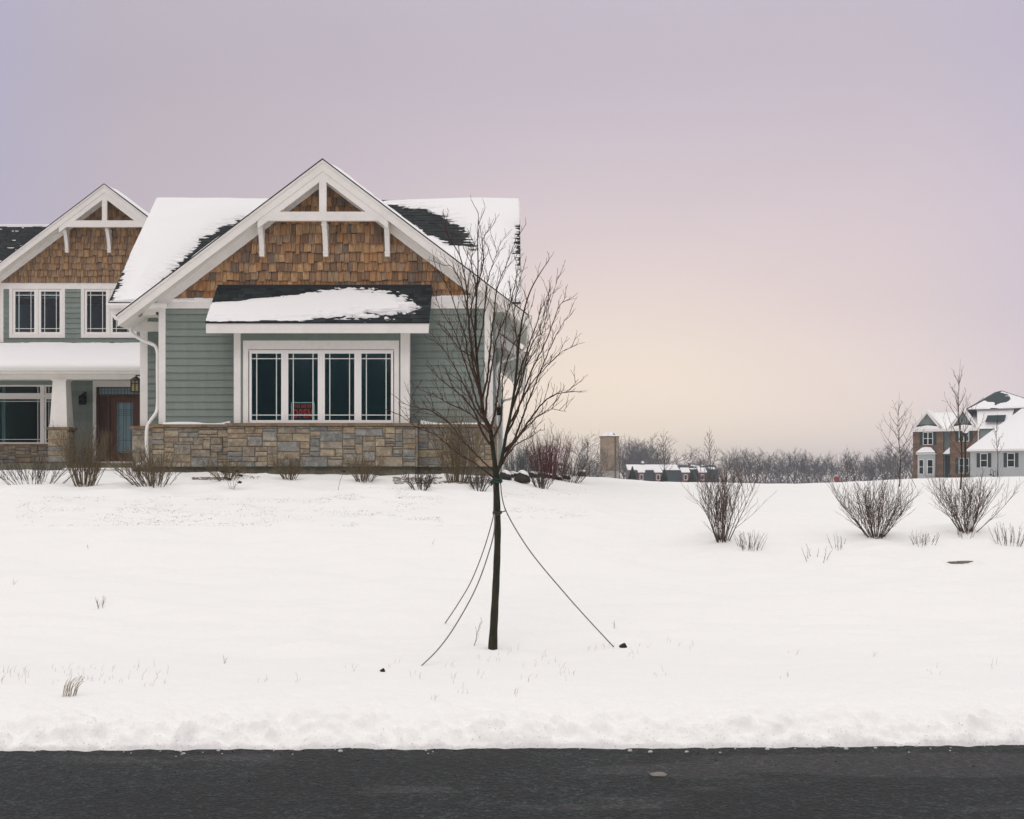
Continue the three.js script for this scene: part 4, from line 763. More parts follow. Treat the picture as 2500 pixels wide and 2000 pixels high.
  // guy wires, padded collar and green straps
  const ring = (y, n) => { const c = at(1214, y, DD), q = []; for (let k = 0; k <= 16; k++) { const a = k / 16 * 6.283; q.push(V3(c.x + Math.cos(a) * 0.042, c.y + Math.sin(k * 1.3) * 0.006, c.z + Math.sin(a) * 0.042)); } return new Tubes().add(q, q.map(() => n), 6).geo(); };
  part(t, 'tie_collar', join([ring(1250, 0.006), ring(1254, 0.005), tubeOf([at(1203, 1251, DD - 0.04), at(1212, 1258, DD - 0.05), at(1222, 1252, DD - 0.045), at(1236, 1247, DD - 0.03)], 0.005, 16, 6), tubeOf([at(1211, 1258, DD - 0.05), at(1207, 1268, DD - 0.05), at(1212, 1280, DD - 0.045)], 0.004, 10, 6)]), M.twigGrey);
  const straps = [ring(1176, 0.012), ring(1170, 0.010)];
  for (const [dx, dy] of [[-12, 10], [14, -4], [12, 4], [-14, 2]]) { const a = at(1211 + Math.sign(dx) * 8, 1174, DD - 0.02), b = at(1211 + dx, 1176 + dy, DD - 0.05); straps.push(new Tubes().add([a, a.clone().lerp(b, 0.5), b], [0.008, 0.014, 0.006], 6).geo()); }
  part(t, 'green_strap', straps, M.strap);
  const wires = [['guy wire running left from the young tree to the far snow', [[1206, 1178], [1205, 1250], [1201, 1275], [1180, 1345], [1150, 1420], [1118, 1475], [1085, 1521]], [1085, 1521]], ['guy wire running left from the young tree to the near snow', [[1208, 1255], [1206, 1300], [1190, 1360], [1160, 1440], [1110, 1530], [1070, 1585], [1022, 1627]], [1022, 1627]], ['guy wire running right from the young tree to the dark block', [[1222, 1180], [1226, 1215], [1236, 1249], [1290, 1340], [1380, 1450], [1450, 1528], [1503, 1580]], [1503, 1580]]];
  for (const [label, line, end] of wires) {
    const e = ground_at(...end), m = line.length, pts = line.map(([x, y], i) => at(x, y, DD + (-e.z - DD) * Math.pow(i / (m - 1), 1.3) - (i < 2 ? 0.04 : 0))); pts[m - 1] = e.clone().add(V3(0, -0.02, 0));
    single('guy_wire', tubeOf(pts, 0.0058, 60, 6), M.rope, label, 'guy wire', 'guy wires of the young tree');
  }
  const blk = (px, py, s, label) => { const g = ground_at(px, py), q = new THREE.BoxGeometry(s, s * 0.75, s * 0.8, 2, 2, 2), pp = q.attributes.position; for (let i = 0; i < pp.count; i++) { const k = 1 + 0.2 * (hash(Math.round(pp.getX(i) * 900), Math.round(pp.getY(i) * 700 + pp.getZ(i) * 500)) - 0.5); pp.setXYZ(i, pp.getX(i) * k, pp.getY(i) * k, pp.getZ(i) * k); } q.rotateZ(0.5).rotateY(0.4).computeVertexNormals(); q.translate(g.x, g.y + s * 0.25, g.z); single('anchor_stake', flat(q), M.rock, label, 'stake'); };
  blk(1521, 1582, 0.055, 'dark stake head in the snow at the right guy wire'); blk(934, 1641, 0.034, 'small dark stake head in the snow left of the tree');
}
console.log('tree');

// ---------------------------------------------------------------- shrubs
function stems(h, spread, n, r, { fork = 2, shoot = 0.5, gap = 0.11, rad = 0.006, lean = 0, thin = 0.0016, base = 0.12, curl = 0.3, up = 0.5 } = {}) {
  const B = new Tubes();
  for (let k = 0; k < n; k++) {
    const a = k / n * 6.283 + r() * 0.8, out = Math.pow(r(), 0.7), L = h * (0.72 + 0.36 * r()), dir = V3(Math.cos(a) * out * spread + lean, 1, Math.sin(a) * out * spread).normalize();
    const q = [V3(Math.cos(a) * base * out, -0.06, Math.sin(a) * base * out)], m = 8; let d = dir.clone();
    for (let i = 1; i <= m; i++) { d.addScaledVector(randDir(r), curl * 0.25).addScaledVector(tmpUp, up * 0.06).normalize(); q.push(q[i - 1].clone().addScaledVector(d, L / m / Math.max(0.6, dir.y * 0.7 + 0.3))); }
    B.add(q, q.map((_, i) => rad * (1 - i / m) * (0.7 + 0.5 * out) + thin), 5);
    if (fork) shoots(B, q, r, { from: 0.18, step: L * gap, len: L * shoot, rad: rad * 0.55, depth: fork - 1, bias: 1, lift: 0.12, side: 0.5, thin });
  }
  return B.geo();
}
function shrub(name, label, category, px, py, h, spread, n, seed, mat, opt = {}, group) {
  const g = opt.d ? at(px, py, opt.d) : ground_at(px, py), geo = stems(h, spread, n, rngOf(seed), opt);
  const o = shade(new THREE.Mesh(geo, mat)); o.name = numbered(name); o.position.copy(g); o.userData = { label, category }; if (group) o.userData.group = group;
  scene.add(o); return o;
}
const G1 = 'bare shrubs in the snow bed on the right';
shrub('bare_shrub', 'tall vase-shaped bare shrub, leftmost of the three in the right yard', 'shrub', 1762, 1322, 1.08, 0.52, 24, 301, M.shrubB, { shoot: 0.75, gap: 0.075, thin: 0.0015, rad: 0.0075, fork: 2, base: 0.1, curl: 0.18 }, G1);
shrub('bare_shrub', 'round dense bare shrub, middle of the three in the right yard', 'shrub', 2138, 1314, 0.88, 0.95, 38, 305, M.shrubB, { shoot: 0.8, gap: 0.07, thin: 0.0015, rad: 0.0062, fork: 2, base: 0.1, curl: 0.22 }, G1);
shrub('bare_shrub', 'fan-shaped bare shrub, rightmost of the three in the right yard', 'shrub', 2362, 1299, 0.86, 1.02, 32, 304, M.shrubB, { shoot: 0.8, gap: 0.07, thin: 0.0015, rad: 0.0062, fork: 2, base: 0.1, curl: 0.3 }, G1);
const stalk = (px, py, h, n, s, label, group = 'dry perennial stalks in the right snow bed') => shrub('dry_stalks', label, 'dry plant', px, py, h, 0.5, Math.round(n * 1.2), s, M.weed, { rad: 0.0026, fork: 1, base: 0.2, curl: 0.5, thin: 0.0016, shoot: 0.3, gap: 0.25 }, group);
stalk(1828, 1340, 0.34, 24, 310, 'pale dry stalks at the foot of the tall vase-shaped shrub');
stalk(1992, 1366, 0.3, 5, 311, 'few dark seed stalks standing alone in the snow, nearest ones');
stalk(2045, 1340, 0.3, 7, 312, 'thin seed stalks between the first and second round shrubs');
stalk(2255, 1326, 0.24, 22, 313, 'low dry stalks between the middle and right shrubs');
stalk(2350, 1312, 0.22, 8, 314, 'short dry stalks in front of the fan-shaped shrub');
stalk(2462, 1330, 0.42, 22, 315, 'dry stalk clump at the right edge of the picture');
// shrubs along the house
const H1 = 'bare shrubs along the house foundation';
shrub('foundation_shrub', 'low wide bare shrub under the porch window at far left', 'shrub', 85, 1178, 0.55, 1.2, 44, 320, M.twigGrey, { rad: 0.005, base: 0.6, thin: 0.002, curl: 0.5 }, H1);
shrub('foundation_shrub', 'tall bare shrub in front of the porch pillar', 'shrub', 207, 1184, 1.12, 0.55, 60, 321, M.shrubA, { rad: 0.0055, base: 0.22, thin: 0.002, curl: 0.4 }, H1);
shrub('foundation_shrub', 'spreading bare shrub before the downspout corner', 'shrub', 372, 1184, 0.72, 1.1, 66, 322, M.shrubA, { rad: 0.0055, base: 0.35, lean: -0.25, thin: 0.002, curl: 0.4 }, H1);
shrub('foundation_shrub', 'small bare shrub left of the bay stone base', 'shrub', 553, 1172, 0.46, 1.1, 40, 323, M.shrubA, { rad: 0.004, base: 0.14, thin: 0.002, curl: 0.4 }, H1);
shrub('foundation_shrub', 'small olive shrub under the left half of the bay window', 'shrub', 708, 1170, 0.55, 0.9, 40, 324, M.shrubA, { rad: 0.004, base: 0.12, thin: 0.002, curl: 0.4 }, H1);
shrub('foundation_shrub', 'small olive shrub under the right half of the bay window', 'shrub', 888, 1177, 0.58, 0.9, 42, 325, M.shrubA, { rad: 0.004, base: 0.12, thin: 0.002, curl: 0.4 }, H1);
shrub('foundation_shrub', 'tall fine-twigged shrub before the stone right of the bay', 'shrub', 1118, 1178, 1.5, 0.48, 70, 326, M.shrubA, { rad: 0.005, base: 0.24, thin: 0.0016 }, H1);
shrub('small_shrub', 'little bare shrub in the snow right of the bay base', 'shrub', 1027, 1196, 0.4, 0.9, 20, 327, M.twigGrey, { rad: 0.006, base: 0.12, thin: 0.003 });
shrub('small_shrub', 'little bare shrub just left of the young tree trunk', 'shrub', 1168, 1196, 0.4, 0.8, 20, 328, M.twigGrey, { rad: 0.006, base: 0.12, thin: 0.003 });
shrub('small_shrub', 'little bare shrub in the snow below the boulder', 'shrub', 1322, 1192, 0.38, 0.9, 22, 329, M.twigGrey, { rad: 0.006, base: 0.14, thin: 0.003 });
shrub('small_shrub', 'low dark shrub at the right end of the boulder row', 'shrub', 1390, 1177, 0.62, 1.0, 40, 330, M.twigGrey, { rad: 0.006, base: 0.3 });
shrub('red_dogwood', 'upright clump of dark red stems behind the boulders', 'shrub', 1338, 1167, 1.12, 0.4, 90, 331, M.dogwood, { rad: 0.0065, base: 0.42, fork: 1, curl: 0.12, thin: 0.0022 });
shrub('hazy_shrub', 'grey-green twiggy thicket beside the house corner', 'thicket', 1272, 1166, 1.4, 0.5, 80, 332, std(0x4c5450, 0.95), { rad: 0.008, base: 1.1, fork: 2, thin: 0.003, d: 52 });
// flower heads in front of the bay
{
  const heads = (px, py, list, seed, label) => {
    const g = ground_at(px, py), o = thing('dried_flower', label, 'dry plant', [g.x, g.y, g.z], 'dried flower stems by the bay'), B = new Tubes(), r = rngOf(seed), tops = [];
    for (const [dx, h] of list) { const p = [V3(dx * 0.15, -0.04, 0), V3(dx * 0.5, h * 0.5, 0.02 * r()), V3(dx, h, 0.05 * (r() - 0.5))], c = curve(p, 8); B.add(c, c.map(() => 0.004), 5); tops.push(p[2]); }
    const st = shade(new THREE.Mesh(B.geo(), M.weed)); st.name = 'stem'; o.add(st);
    for (const p of tops) { const s = new THREE.IcosahedronGeometry(0.045, 1), q = s.attributes.position; for (let i = 0; i < q.count; i++) { const k = 0.7 + 0.6 * hash(Math.round(q.getX(i) * 2000), Math.round(q.getZ(i) * 2000 + q.getY(i) * 700)); q.setXYZ(i, q.getX(i) * k, q.getY(i) * k * 0.6, q.getZ(i) * k); } s.computeVertexNormals(); const m = shade(new THREE.Mesh(s, M.dirt)); m.name = 'seed_head'; m.position.copy(p); o.add(m); }
  };
  heads(566, 1194, [[-0.2, 0.36], [0.1, 0.38], [0.18, 0.28], [0.16, 0.14], [-0.05, 0.2]], 41, 'dark dried flower heads in front of the left bay corner');
  heads(822, 1197, [[0.14, 0.38]], 42, 'single dried flower leaning below the bay window');
}
// ---------------------------------------------------------------- small growth poking through the snow
function blades(name, list, mat, label, category, kind) {
  const B = new Tubes(); for (const [p, h, lx, lz, w] of list) B.add([p.clone().add(V3(0, -0.02, 0)), p.clone().add(V3(lx * 0.4, h * 0.6, lz * 0.4)), p.clone().add(V3(lx, h, lz))], [w, w * 0.8, w * 0.35], 3);
  if (kind) { const o = ground(name, B.geo(), mat, kind); if (label) Object.assign(o.userData, { label, category }); return o; }
  return single(name, B.geo(), mat, label, category);
}
{
  const r = rngOf(700), grass = [], weeds = [];
  const strew = (list, px0, px1, py0, py1, n, h, w) => { for (let k = 0; k < n; k++) { const g = ground_at(px0 + r() * (px1 - px0), py0 + r() * (py1 - py0)), hh = h * (0.4 + r()); list.push([g, hh, (r() - 0.35) * hh * 1.5, (r() - 0.5) * hh, w]); } };
  strew(grass, 0, 70, 1630, 1672, 20, 0.05, 0.0013); strew(grass, 120, 300, 1632, 1672, 36, 0.045, 0.0013); strew(grass, 290, 420, 1625, 1680, 16, 0.055, 0.0013);
  for (const [x, y] of [[850, 1640], [960, 1620], [1010, 1655], [1100, 1660], [1130, 1690], [1180, 1610], [1250, 1590], [1350, 1625], [1390, 1655], [1450, 1590], [1480, 1580], [1540, 1600], [1570, 1580], [1640, 1575], [1700, 1580], [1940, 1600], [2140, 1606], [2280, 1640], [2420, 1625], [1610, 1645], [720, 1660], [640, 1665], [1060, 1705], [1270, 1700], [1910, 1650], [1230, 1605], [1330, 1605], [1380, 1640], [1290, 1660], [1090, 1630], [1180, 1650], [1290, 1625]]) strew(grass, x - 18, x + 18, y - 10, y + 10, 4, 0.042, 0.0012);
  for (const [x, y] of [[213, 1340], [1054, 1328], [32, 1430], [548, 1620], [1500, 1535]]) strew(weeds, x - 2, x + 2, y - 2, y + 2, 2, 0.07, 0.0025);
  blades('winter_grass', grass, M.straw, 'thin dry grass blades sticking out of the roadside snow', 'grass', 'stuff');
  blades('weed_stems', weeds, M.weed, 'scattered weed stems in the snowy lawn', 'weeds', 'stuff');
  const tuft = []; for (let k = 0; k < 26; k++) { const g = ground_at(150 + r() * 34, 1697 + r() * 6), hh = 0.07 + r() * 0.07; tuft.push([g, hh, hh * (0.2 + r() * 0.5), (r() - 0.5) * 0.04, 0.0022]); }
  blades('grass_tuft', tuft, M.straw, 'leaning tan grass tuft in the snow at lower left', 'grass');
  shrub('sapling', 'thin crooked sapling just left of the tree trunk', 'sapling', 1150, 1577, 0.3, 0.3, 1, 341, M.weed, { rad: 0.003, base: 0.01, fork: 1, curl: 0.5, thin: 0.001 });
  shrub('weed_sprig', 'lone forked weed sprig in the left snowfield', 'weed', 245, 1482, 0.16, 0.9, 4, 342, M.weed, { rad: 0.003, base: 0.02, fork: 1, curl: 0.5, thin: 0.001 });
  // turf showing in specks where the snow is thin, and mulch by the shrubs
  const chips = [], m4 = new THREE.Matrix4(), q = new THREE.Quaternion(), E = new THREE.Euler(), s3 = V3(1, 1, 1);
  const speck = (px0, px1, py0, py1, n, s, dens) => { for (let k = 0; k < n; k++) { const px = px0 + r() * (px1 - px0), py = py0 + r() * (py1 - py0); if (dens && fbm(px * 0.012, py * 0.09, 3) < dens) continue; const g = ground_at(px, py); E.set((r() - 0.5) * 0.6, r() * 6, (r() - 0.5) * 0.6); q.setFromEuler(E); s3.set(s * (0.4 + r()), s * 0.25 * (0.3 + r()), s * (0.3 + r() * 0.6)); chips.push(new THREE.Matrix4().compose(V3(g.x, g.y + s * 0.02, g.z), q, s3)); } };
  speck(40, 1080, 1212, 1285, 4200, 0.022, 0.5); speck(1230, 1440, 1195, 1268, 800, 0.022, 0.5); speck(780, 1000, 1190, 1222, 360, 0.025, 0.47);
  speck(470, 560, 1166, 1172, 220, 0.07, 0.4); speck(590, 700, 1160, 1170, 90, 0.06, 0.5); speck(960, 1200, 1166, 1182, 900, 0.07, 0.42); speck(1180, 1260, 1160, 1172, 200, 0.07, 0.4);
  const mesh = new THREE.InstancedMesh(flat(new THREE.IcosahedronGeometry(0.5, 0)), std(0x9a9184, 1), chips.length); chips.forEach((c, i) => mesh.setMatrixAt(i, c));
  mesh.name = 'turf_specks'; mesh.userData = { kind: 'stuff', label: 'specks of turf and mulch showing through thin snow', category: 'turf' }; shade(mesh); scene.add(mesh); console.log('chips', chips.length);
}
// ---------------------------------------------------------------- boulders by the house corner
function boulder(px, py, w, h, seed, label, cap, group) {
  const g = ground_at(px, py), s = new THREE.IcosahedronGeometry(1, 4), p = s.attributes.position, v = V3();
  const f = (x, y, z) => 0.82 + 0.3 * fbm(x * 1.6 + seed, y * 1.6 + z * 1.1 + seed * 3, 3) + 0.06 * (fbm(x * 6 + seed, z * 6 + y * 4, 2) - 0.5);
  for (let i = 0; i < p.count; i++) { v.fromBufferAttribute(p, i); const k = f(v.x, v.y, v.z); p.setXYZ(i, v.x * k * w / 2, Math.max(-0.3, v.y * k) * h * 0.62, v.z * k * w / 2.4); }
  s.computeVertexNormals();
  const o = thing('boulder', label, 'boulder', [g.x, g.y + h * 0.12, g.z], group), b = shade(new THREE.Mesh(s, M.rock)); b.name = 'rock'; o.add(b);
  if (cap) {
    const c = new THREE.IcosahedronGeometry(1, 4), q = c.attributes.position;
    for (let i = 0; i < q.count; i++) { v.fromBufferAttribute(q, i); const k = f(v.x, v.y, v.z), up = sstep(0.55, 0.9, v.y + 0.3 * v.x + 0.2 * (fbm(v.x * 3, v.z * 3 + seed, 2) - 0.5)), e = k * (1 + 0.1 * up) - 0.05 * (1 - up); q.setXYZ(i, v.x * e * w / 2, Math.max(-0.3, v.y * e) * h * 0.62, v.z * e * w / 2.4); }
    c.computeVertexNormals(); const m = shade(new THREE.Mesh(c, M.roofSnow)); m.name = 'snow_cap'; o.add(m);
  }
}
boulder(1275, 1177, 0.4, 0.36, 3, 'largest dark boulder with a snow cap right of the tree trunk', true, 'boulders along the bed');
boulder(1233, 1170, 0.32, 0.28, 9, 'pale boulder half hidden behind the tree trunk', true, 'boulders along the bed');
{ const r = rngOf(88); let n = 0; for (const [px, py, w] of [[1300, 1165, 0.3], [1314, 1164, 0.26], [1252, 1163, 0.3], [1338, 1167, 0.3], [1356, 1167, 0.28], [1372, 1168, 0.3], [1384, 1170, 0.24], [1325, 1164, 0.22], [1246, 1165, 0.22], [1364, 1172, 0.22]]) boulder(px, py, w, 0.15 + 0.06 * r(), 20 + n++, 'small snow-dusted stone in the row below the red stems', true, 'stones edging the bed'); }
// stone slab edge showing through the snow on the right
{
  const s = prismZ([[6.98, 0.1], [7.58, 0.1], [7.58, H(7.55, 18.85) - 0.012], [6.98, H(7.0, 18.85) - 0.012]], 18.7, 19.0);
  single('stone_slab', s, M.concrete, 'grey concrete edge showing through the snow below the right shrubs', 'slab');
}
// wet ice lump on the road and grit
{
  const p = at(1608, 1893, EYE * FOCAL / (1893 - 1180)), g = new THREE.IcosahedronGeometry(1, 3), q = g.attributes.position, v = V3();
  for (let i = 0; i < q.count; i++) { v.fromBufferAttribute(q, i); const k = 0.7 + 0.6 * fbm(v.x * 2 + 3, v.z * 2 + v.y, 3); q.setXYZ(i, v.x * k * 0.045, Math.max(-0.1, v.y * k) * 0.012, v.z * k * 0.04); }
  g.computeVertexNormals(); g.translate(p.x, 0.004, p.z); single('ice_lump', g, std(0x77736c, 0.6), 'flat lump of dirty ice lying on the road', 'ice');
  const r = rngOf(404), N = 240, grit = new THREE.InstancedMesh(flat(new THREE.IcosahedronGeometry(1, 0)), std(0x15130f, 0.9), N), m = new THREE.Matrix4();
  for (let k = 0; k < N; k++) { const x = (r() * 2 - 1) * 3.4 + 0.6, d = 6.9 + 0.02 * x - Math.pow(r(), 1.6) * 0.9, s = 0.0018 + 0.0045 * Math.pow(r(), 3); m.makeScale(s, s * 0.7, s).setPosition(x, s * 0.4, -d); grit.setMatrixAt(k, m); }
  grit.name = 'road_grit'; grit.userData = { kind: 'stuff', label: 'dark grit scattered on the road along the snow', category: 'grit' }; shade(grit); scene.add(grit);
  const N2 = 60, lumps = new THREE.InstancedMesh(flat(new THREE.IcosahedronGeometry(1, 1)), M.snow, N2);
  for (let k = 0; k < N2; k++) { const x = (r() * 2 - 1) * 3.6, t = -Math.pow(r(), 2) * 0.16, d = edgeOf(x) + t, s = 0.004 + 0.008 * Math.pow(r(), 3); m.makeScale(s * 1.3, s * 0.8, s).setPosition(x, s * 0.4, -d); lumps.setMatrixAt(k, m); }
  const N3 = 1300, dirt = new THREE.InstancedMesh(flat(new THREE.IcosahedronGeometry(1, 0)), std(0xa59b8e, 1), N3);
  for (let k = 0; k < N3; k++) { const x = (r() * 2 - 1) * 3.5, t = 0.02 + Math.pow(r(), 2.4) * 0.26 * (0.4 + fbm(x * 1.3, 5, 3)), d = edgeOf(x) + t, s = 0.001 + 0.002 * r() * r(); m.makeScale(s * 1.4, s * 0.8, s).setPosition(x, bankY(x, d) + s * 0.2, -d); dirt.setMatrixAt(k, m); }
  dirt.name = 'road_dirt'; dirt.userData = { kind: 'stuff', label: 'fine road dirt in the lumpy ploughed snow edge', category: 'dirt' }; shade(dirt); scene.add(dirt);
  lumps.name = 'snow_crumbs'; lumps.userData = { kind: 'stuff', label: 'crumbs of ploughed snow along the road edge', category: 'snow' }; shade(lumps); scene.add(lumps);
}
console.log('shrubs');

// ---------------------------------------------------------------- distance: trees
// open-grown bare tree of unit height; kind sets its habit
function bareTree(seed, { spread = 0.8, limbs = 9, trunkH = 0.22, r0 = 0.022, twig = 0.0028, levels = 3, upright = 0.4, dense = 1 }) {
  const r = rngOf(seed), T = new Tubes(), C = new Tubes();
  const grow = (B, p, d, L, rad, lev) => {
    const n = lev > 1 ? 5 : 3, q = [p.clone()]; let dir = d.clone();
    for (let i = 1; i <= n; i++) { dir.addScaledVector(randDir(r), lev === levels ? 0.12 : 0.26).addScaledVector(tmpUp, 0.05 + upright * 0.12).normalize(); q.push(q[i - 1].clone().addScaledVector(dir, L / n)); }
    B.add(q, q.map((_, i) => Math.max(twig, rad * (1 - 0.6 * i / n))), lev > 1 ? 4 : 3);
    if (lev === 0) return;
    const kids = Math.round((lev === 1 ? 5 : 5) * dense);
    for (let k = 0; k < kids; k++) {
      const f = 0.3 + 0.7 * (k + r()) / kids, i = Math.min(n - 1, Math.floor(f * n)), s = q[i].clone().lerp(q[i + 1], f * n - i > 1 ? 1 : f * n - i), ax0 = q[i + 1].clone().sub(q[i]).normalize(), sd = randDir(r).cross(ax0).normalize();
      grow(B, s, ax0.multiplyScalar(0.8).addScaledVector(sd, 0.75).addScaledVector(tmpUp, 0.12).normalize(), L * (0.42 + 0.25 * r()), rad * 0.5, lev - 1);
    }
  };
  const top = trunkH + 0.25, tp = [V3(0, -0.12, 0), V3(0.004, trunkH * 0.5, 0), V3(-0.005, trunkH, 0.004), V3(0.01, top, 0)];
  T.add(tp, [r0 * 1.25, r0, r0 * 0.85, r0 * 0.4], 6);
  for (let k = 0; k < limbs; k++) {
    const a = k * 2.4 + r(), f = k / limbs, y = trunkH * 0.75 + f * (top - trunkH * 0.75), el = upright + 0.5 * f;
    const d = V3(Math.cos(a) * spread, el + 0.25, Math.sin(a) * spread).normalize();
    grow(C, V3(0, y, 0), d, (0.42 + 0.12 * r()) * (0.75 + 0.3 * spread), r0 * 0.55 * (1 - 0.4 * f), levels);
  }
  return { trunk: T.geo(), crown: C.geo(), n: T.count + C.count };
}
const openTree = bareTree(509, { spread: 1.05, limbs: 8, upright: 0.3, trunkH: 0.2, twig: 0.0016, dense: 0.85 });
const kinds = [bareTree(501, { spread: 0.95, limbs: 8, upright: 0.35, twig: 0.0022, dense: 0.85 }), bareTree(502, { spread: 0.8, limbs: 9, upright: 0.5, trunkH: 0.18, twig: 0.0022, dense: 0.85 }), bareTree(503, { spread: 1.15, limbs: 8, upright: 0.25, trunkH: 0.2, twig: 0.0022, dense: 0.85 }), bareTree(504, { spread: 0.65, limbs: 8, upright: 0.7, trunkH: 0.25, twig: 0.0022, dense: 0.85 }), openTree];
console.log('far tree triangles', kinds.map((k) => k.n).join());
function farTree(px, pyTop, d, kind, turn, label, group, mat = M.farBark, wide = 1, name = 'bare_tree') {
  const x = ax(px, d), y0 = H(x, d), h = (ay(pyTop, d) - y0) / 0.98, o = thing(name, label, 'tree', [x, y0, -d], group);
  for (const [n, g] of [['trunk', kinds[kind].trunk], ['crown', kinds[kind].crown]]) { const m = shade(new THREE.Mesh(g, mat)); m.name = n; o.add(m); }
  o.scale.set(h * wide, h, h * wide); o.rotation.y = turn; return o;
}
{
  const r = rngOf(900);
  farTree(1402, 1070, 95, 4, 0.4, 'dark spreading bare tree right behind the red stems', undefined, M.farBark, 1.05);
  farTree(1456, 1092, 210, 4, 2.1, 'crooked bare tree just left of the silo', undefined, M.farBark2, 0.9);
  farTree(1600, 1080, 300, 2, 1.0, 'largest spreading oak behind the middle of the barn', undefined, M.farBark2, 1.1);
  farTree(1640, 1098, 310, 2, 2.0, 'wide oak behind the barn, right of the largest one', undefined, M.farBark2, 1.25);
  const wood = (px) => px < 1400 ? 'hazy bare tree low beyond the house corner and red stems' : px < 1460 ? 'small hazy bare tree left of the silo' : px < 1600 ? 'bare tree in the row behind the left half of the barn' : px < 1760 ? 'far small bare tree above the right half of the barn roof' : px < 2030 ? 'bare grey tree in the hazy wood line between barn and stop sign' : 'bare grey tree in the hazy wood line between stop sign and brick house';
  const line = [[1522, 1090, 320], [1535, 1094, 330], [1549, 1090, 325], [1563, 1088, 335], [1577, 1094, 330], [1570, 1098, 350], [1530, 1100, 350], [1718, 1124, 420], [1735, 1126, 420], [1700, 1126, 430], [1776, 1112, 330], [1792, 1110, 340], [1812, 1112, 335], [1830, 1113, 345], [1850, 1113, 340], [1868, 1116, 350], [1886, 1113, 335], [1904, 1116, 345], [1922, 1114, 340], [1940, 1112, 350], [1958, 1108, 335], [1972, 1108, 340], [1988, 1110, 345], [2003, 1114, 350], [2022, 1130, 420], [2050, 1126, 330], [2068, 1124, 335], [2086, 1122, 320], [2110, 1116, 300], [2128, 1118, 310], [2146, 1114, 300], [2162, 1112, 300], [2178, 1106, 290], [2196, 1106, 295], [2212, 1098, 280], [2226, 1096, 285], [1430, 1124, 300], [1446, 1128, 310], [1250, 1124, 260], [1268, 1118, 250], [1290, 1120, 260], [1310, 1124, 270], [1330, 1122, 260], [1236, 1128, 250]];
  line.forEach(([px, py, d], i) => farTree(px + (r() - 0.5) * 4, py + (r() - 0.5) * 20 + 3, d, i % 4, r() * 6.28, wood(px), 'wood line', i % 3 ? M.farBark2 : M.farBark, 0.85 + r() * 0.4));
  // undergrowth of the wood line: low tangled brush that nobody could count
  const B = new Tubes();
  for (let k = 0; k < 4200; k++) { const d = 285 + r() * 60, px = r() < 0.72 ? 1740 + r() * 500 : 1415 + r() * 330, x = ax(px, d), y = H(x, d), hh = 1.2 + 3.2 * r() * r(), p = V3(x, y, -d), q = p.clone().add(V3((r() - 0.5) * 2.4, hh * 0.6, (r() - 0.5))), e = q.clone().add(V3((r() - 0.5) * 2.6, hh * 0.5, (r() - 0.5))); B.add([p, q, e], [0.09, 0.06, 0.04], 3); }
  const br = ground('woodland_brush', B.geo(), M.farBark2, 'stuff'); Object.assign(br.userData, { label: 'tangled brush under the distant wood line', category: 'brush' });
}
// young planted trees on the right and before the barn
function youngTree(px, py, pyTop, d, seed, label, opt = {}) {
  const b = d ? at(px, py, d) : ground_at(px, py), dd = -b.z, h = ay(pyTop, dd) - b.y, r = rngOf(seed), T = new Tubes(), C = new Tubes(), o = thing('young_tree', label, 'tree', [b.x, b.y, b.z]);
  const tp = curve([V3(0, -0.2, 0), V3(0.01 * h, h * 0.3, 0), V3(-0.015 * h, h * 0.6, 0), V3(0.0, h, 0)], 20), R = h * (opt.r ?? 0.0068), thin = opt.thin ?? 0.0022;
  T.add(tp, tp.map((_, i) => R * (1 - i / 20) + thin), 7);
  const n = opt.n ?? 18;
  for (let k = 0; k < n; k++) {
    const f = (opt.from ?? 0.3) + (0.92 - (opt.from ?? 0.3)) * k / n, p = tp[Math.floor(f * 20)], a = k * 2.4 + r(), L = h * (opt.w ?? 0.36) * (1.05 - f) * (0.8 + 0.4 * r()) + h * 0.05, q = [p.clone()]; let dir = V3(Math.cos(a), opt.rise ?? 1.1, Math.sin(a) * 0.9).normalize();
    for (let i = 1; i <= 7; i++) { dir.addScaledVector(tmpUp, 0.11).addScaledVector(randDir(r), 0.08).normalize(); q.push(q[i - 1].clone().addScaledVector(dir, L / 7)); }
    C.add(q, q.map((_, i) => R * 0.36 * (1 - i / 7) + thin), 5); shoots(C, q, r, { from: 0.3, step: L * 0.17, len: L * 0.42, rad: thin * 1.8, depth: opt.depth ?? 1, thin });
  }
  part(o, 'trunk', T.geo().translate(b.x, b.y, b.z), M.bark); part(o, 'crown', C.geo().translate(b.x, b.y, b.z), M.twig);
  return o;
}
youngTree(2196, 1188, 958, 0, 610, 'wide-crowned young tree left of the brick house', { w: 0.5, n: 17, rise: 0.75 });
youngTree(2345, 1196, 877, 0, 611, 'tallest young tree in front of the brick house', { w: 0.36, n: 18, from: 0.3, rise: 1.2 });
youngTree(2435, 1166, 1008, 62, 612, 'thin young tree before the pale garage wall', { w: 0.22, n: 12, from: 0.42, r: 0.007, thin: 0.004 });
youngTree(1621, 1172, 1046, 150, 613, 'fine young tree standing before the middle of the barn', { w: 0.4, n: 22, from: 0.12, thin: 0.01 });
youngTree(1733, 1166, 1040, 150, 614, 'tall narrow young tree at the right end of the barn', { w: 0.34, n: 22, from: 0.12, thin: 0.011 });
youngTree(2068, 1178, 1086, 140, 615, 'small young tree right of the distant stop sign', { w: 0.3, n: 16, from: 0.15, thin: 0.009 });
youngTree(1512, 1172, 1070, 160, 616, 'thin leaning young tree against the right side of the silo', { w: 0.3, n: 14, from: 0.2, thin: 0.009 });
